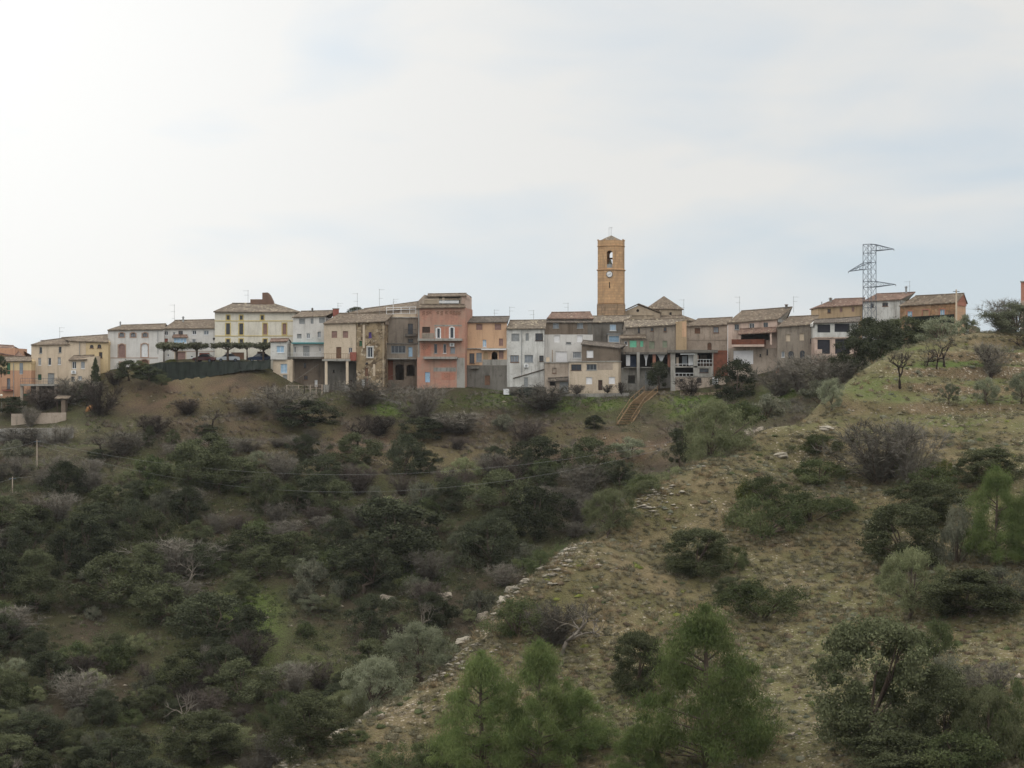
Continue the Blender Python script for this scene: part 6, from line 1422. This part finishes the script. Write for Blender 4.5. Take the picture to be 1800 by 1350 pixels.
d2 = lambda x, y, u, v: np.clip(.1+1.8*fbm(x, y, 14, 3, 81)+np.where((np.abs(edge(u)-v) < 60) & (u > 900) & (u < 1260), .6, 0), 0, 1)*np.where(v < 740, .2, 1)
P, u, v = scatter(8000, -200, 2060, 540, 1500, True, d2); s = RNG.uniform(.3, .75, len(P))
V, Fc = blades(P, s*1.1, s*.8, 30, .06); stuff('dry_grass', V, Fc, 'dry_grass', 'straw coloured grass tufts along the edge of the right hill')
for mt, n, sd, nm, q0 in (('shrub_gray', 2600, 91, 'low grey green cushion plants', .42), ('shrub', 2000, 95, 'low dark green scrub', .25), ('shrub_yellow', 600, 99, 'yellow green low scrub', .2), ('brown_tuft', 2200, 103, 'small brown leafless cushions', .35)):
    dd = lambda x, y, u, v: np.clip(q0+2.2*fbm(x, y, 13, 3, sd), 0, 1)*np.where(v < 760, .2, 1)
    P, u, v = scatter(n, -200, 2060, 540, 1500, True, dd); s = RNG.uniform(.25, .72, len(P))
    cushions('scrub', P, s, mt, nm+' on the right hill')
P, u, v = scatter(14000, 1300, 1840, 580, 790, True, lambda x, y, u, v: (np.abs(ground(x, y+.7)-ground(x, y-.7)) < .55)*blobs(u, v, [(1690,645,130,16,.9),(1550,690,120,40,.4),(1740,690,120,30,.5),(1650,745,190,22,.7),(1760,620,60,14,.8)]))
V, Fc = blades(P, .16, .16, 10, .04); stuff('green_grass', V, Fc, 'grass', 'short green grass on the terraces')
# far slope
d4 = lambda x, y, u, v: np.clip(.35+1.6*fbm(x, y, 12, 3, 61), 0, 1)*np.where(v > 815, 1, .12)
for mt, n, sd, nm, sz in (('oak_dark', 7500, 61, 'dark undergrowth', 1.25), ('oak', 6500, 63, 'green undergrowth', 1.0), ('shrub', 4200, 67, 'lighter green undergrowth', .7)):
    dd = lambda x, y, u, v: np.clip(.3+1.8*fbm(x, y, 12, 3, sd), 0, 1)*np.where(v > 815, 1, .07)
    P, u, v = scatter(n, -260, 1300, 690, 1500, False, dd); s = RNG.uniform(.3, 1.0, len(P))*sz; P[:, 2] += s*.3
    V, Fc = leaves(P, np.stack([s, s, s*.7], 1), 60, .19, .5); stuff('undergrowth', V, Fc, mt, nm+' on the shaded valley slope')
dd = lambda x, y, u, v: np.clip(.5+1.6*fbm(x, y, 10, 3, 51), 0, 1)*np.where(v > 815, .5, 1)*np.where((u < 150) & (v < 778), 0, 1)
P, u, v = scatter(13000, -260, 1500, 690, 1500, False, dd); s = RNG.uniform(.3, 1.0, len(P))
V, Fc = blades(P, s*1.1, s*.8, 26, .045); stuff('brown_brush', V, Fc, 'bare', 'leafless brown brush over the bare valley slope')
P, u, v = scatter(9000, -50, 1300, 680, 835, False, lambda x, y, u, v: np.clip(.55+1.6*fbm(x, y, 7, 3, 53), 0, 1)*np.where((u < 150) & (v < 778), 0, 1)*np.where((u > 790) & (v < 735), .25, 1)); s = RNG.uniform(.3, 1.1, len(P))
V, Fc = blades(P, s*1.1, s*.9, 30, .05); stuff('brown_brush', V, Fc, 'bare_mauve', 'mauve brown twiggy scrub on the bank below the village')
P, u, v = scatter(5000, -260, 1500, 690, 1500, False, lambda x, y, u, v: np.clip(.4+1.6*fbm(x, y, 9, 3, 55), 0, 1)*np.where((u < 150) & (v < 778), 0, 1)); s = RNG.uniform(.25, .6, len(P))
V, Fc = blades(P, s*.9, s*.8, 22, .04); stuff('dry_grass', V, Fc, 'gray_tuft', 'dry grass over the valley slope')
P, u, v = scatter(52000, -50, 1500, 685, 1400, False, lambda x, y, u, v: blobs(u, v, [(860,706,110,20,1),(1010,710,120,20,1),(1230,715,100,32,1),(690,720,50,16,.9),(1370,690,50,20,.7),(440,1090,60,90,.6),(750,1000,50,50,.7)]))
V, Fc = blades(P, .3, .28, 12, .05); stuff('green_grass', V, Fc, 'grass', 'bright green grass on the banks below the village')
# stones
def stones(P, s, rng=RNG):
    n = len(P); B = np.array([(1,0,0),(.3,.9,0),(-.8,.6,0),(-.9,-.5,0),(.2,-1,0),(0,.1,.75),(0,0,-.6)]); Fb = np.array([(0,1,5),(1,2,5),(2,3,5),(3,4,5),(4,0,5),(1,0,6),(2,1,6),(3,2,6),(4,3,6),(0,4,6)])
    q = rng.random(n)*6.283; c, sn = np.cos(q), np.sin(q); V = B[None]*(1+.35*rng.normal(size=(n, 7, 1))*.6)*s[:, None, None]*np.array([1, .75, .62])
    V = np.stack([V[..., 0]*c[:, None]-V[..., 1]*sn[:, None], V[..., 0]*sn[:, None]+V[..., 1]*c[:, None], V[..., 2]], -1)+P[:, None]
    return V.reshape(-1, 3), (Fb[None]+np.arange(n)[:, None, None]*7).reshape(-1, 3)
ds = lambda x, y, u, v: np.clip(-.05+1.1*fbm(x, y, 9, 3, 111)+blobs(u, v, [(870,1070,70,60,1),(700,1240,130,70,1),(1440,1290,90,90,.9),(980,990,110,24,.9),(1240,1150,120,50,.6),(960,1160,110,50,.6),(1380,1050,160,30,.5),(1330,770,80,24,.8),(1750,1150,80,80,.6),(1720,735,140,40,.6),(1280,905,120,18,.5)]), 0, 1)
ds_ = lambda x, y, u, v: np.maximum(ds(x, y, u, v), .9*(np.abs(ground(x, y+.7)-ground(x, y-.7)) > .62)*(y > 222))
P, u, v = scatter(17000, -200, 2060, 560, 1500, True, ds_); s = RNG.gamma(2, .045, len(P))+.04
V, Fc = stones(P, s); stuff('stones', V, Fc, 'rock', 'loose pale stones and scree over the right hill')
P, u, v = scatter(2600, -40, 1300, 690, 1400, False, lambda x, y, u, v: np.clip(.06+blobs(u, v, [(650,812,110,10,1),(700,1045,110,26,1),(330,690,200,36,.8),(705,682,44,16,1.3),(700,690,60,12,1),(1150,780,90,30,1),(480,1060,60,80,.6)]), 0, 1)); s = RNG.gamma(2, .09, len(P))+.06
V, Fc = stones(P, s); stuff('stones', V, Fc, 'rock', 'scattered stones on the valley slope')
rp = np.array([pt(*e) for e in EDGE]); tt = RNG.random(3600)**1.0*6.8; ii = tt.astype(int); ff = (tt-ii)[:, None]; Q = rp[ii]*(1-ff)+rp[ii+1]*ff
off = np.abs(RNG.normal(size=len(Q)))*3.2-.9; Q[:, 0] += off*.66+RNG.normal(size=len(Q))*1.2; Q[:, 1] -= off*.6
keep = fbm(Q[:, 0], Q[:, 1], 5, 2, 201)*1.4+.16*(tt < 4.8)-off*.05 > .06; Q = Q[keep]; Q[:, 2] = ground(Q[:, 0], Q[:, 1])+.04; s = RNG.gamma(1.8, .10, len(Q))+.06
V, Fc = stones(Q, s); V = V.reshape(-1, 7, 3); V[:, :, 2] = Q[:, None, 2]+(V[:, :, 2]-Q[:, None, 2])*.6; stuff('stones', V.reshape(-1, 3), Fc, 'pale_rock', 'pale slabby rock ledge along the crest edge of the right hill')
def boulder(u, v, wpx, hpx, label, mat='rock', group='boulders', D=None, seed=1):
    p = Vector(pt(u, v, D)) if D else cast(u, v); k = p.y/F; rng = np.random.default_rng(int(u*7+v)); bm_ = MB(); n = 14
    bm_.lathe([(max(.02, math.sin(math.pi*(j+.2)/8.4)**.7), -math.cos(math.pi*(j+.2)/8.4)) for j in range(9)], 0, 0, n)
    V = np.array(bm_.v); L = 1+.22*np.sin(V[:, :1]*3.1+seed)*np.cos(V[:, 1:2]*2.7)+.12*np.sin(V[:, 2:]*5+V[:, :1]*4)+rng.normal(size=(len(V), 1))*.05
    bm_.v = [tuple(a) for a in V*L*np.array([wpx*k/2, wpx*k/2*.8, hpx*k*.6])]; o = bm_.build('boulder', mat); o.location = p; o.rotation_euler = (0, 0, u); tag(o, label, 'rock', group)
for i, (u, v, w, h, lb, mt, D) in enumerate([(655, 1262, 36, 26, 'big rounded boulder on the stony edge at bottom left', 'rock', 177), (634, 1284, 24, 24, 'second rounded boulder just below the big one', 'rock', 175), (618, 1294, 18, 14, 'smallest of the three edge boulders at bottom left', 'rock', 174),
     (885, 1058, 22, 12, 'flat white outcrop slab on the edge, lower of the white slabs', 'pale_rock', None), (902, 1040, 30, 13, 'flat white outcrop slab on the edge, biggest of the white slabs', 'pale_rock', None), (930, 1022, 26, 9, 'flat white outcrop slab on the edge, upper one', 'pale_rock', None), (848, 1090, 24, 22, 'rounded pale outcrop on the edge below the white slabs', 'rock', None),
     (818, 1130, 40, 12, 'long pale ledge beside the rounded olive tree', 'pale_rock', None), (1318, 764, 26, 14, 'rock pile left end on the crest wall', 'rock', None), (1336, 758, 18, 10, 'rock pile right end on the crest wall', 'rock', None),
     (208, 1310, 18, 14, 'lone pale boulder at the bottom of the valley', 'rock', None), (780, 1050, 36, 14, 'pale rock face in the valley, right one', 'rock', None), (682, 1062, 30, 26, 'pale rock face in the valley, left one', 'rock', None), (748, 1038, 20, 22, 'pale rock face in the valley, middle one', 'rock', None), (1452, 755, 30, 8, 'white chalky patch of rock on the terrace bank', 'pale_rock', None), (1372, 801, 30, 8, 'small white chalky ledge below the chalky patch', 'pale_rock', None), (160, 722, 20, 18, 'pale boulder under the dark leafless tree at left', 'clay', 335)]):
    boulder(u, v, w, h, lb, mt, 'boulders and outcrops', D, i)

# ------------------------------------------------------------------ thin air between the camera and the village
m = bpy.data.materials.new('air'); m.use_nodes = True; t = m.node_tree; t.nodes.clear()
pv = N(t, 'ShaderNodeVolumePrincipled'); pv.inputs['Color'].default_value = (.92, .95, 1, 1); pv.inputs['Density'].default_value = .00005; pv.inputs['Anisotropy'].default_value = .2
oo = N(t, 'ShaderNodeOutputMaterial'); t.links.new(pv.outputs[0], oo.inputs['Volume'])
zl = float(ZZ.min())-1; hz = MB().box(GX[0]-20, GX[-1]+20, GY[0]-20, GY[-1]+20, zl, 42).build('haze', None); hz.data.materials.append(m); tag(hz, kind='stuff')
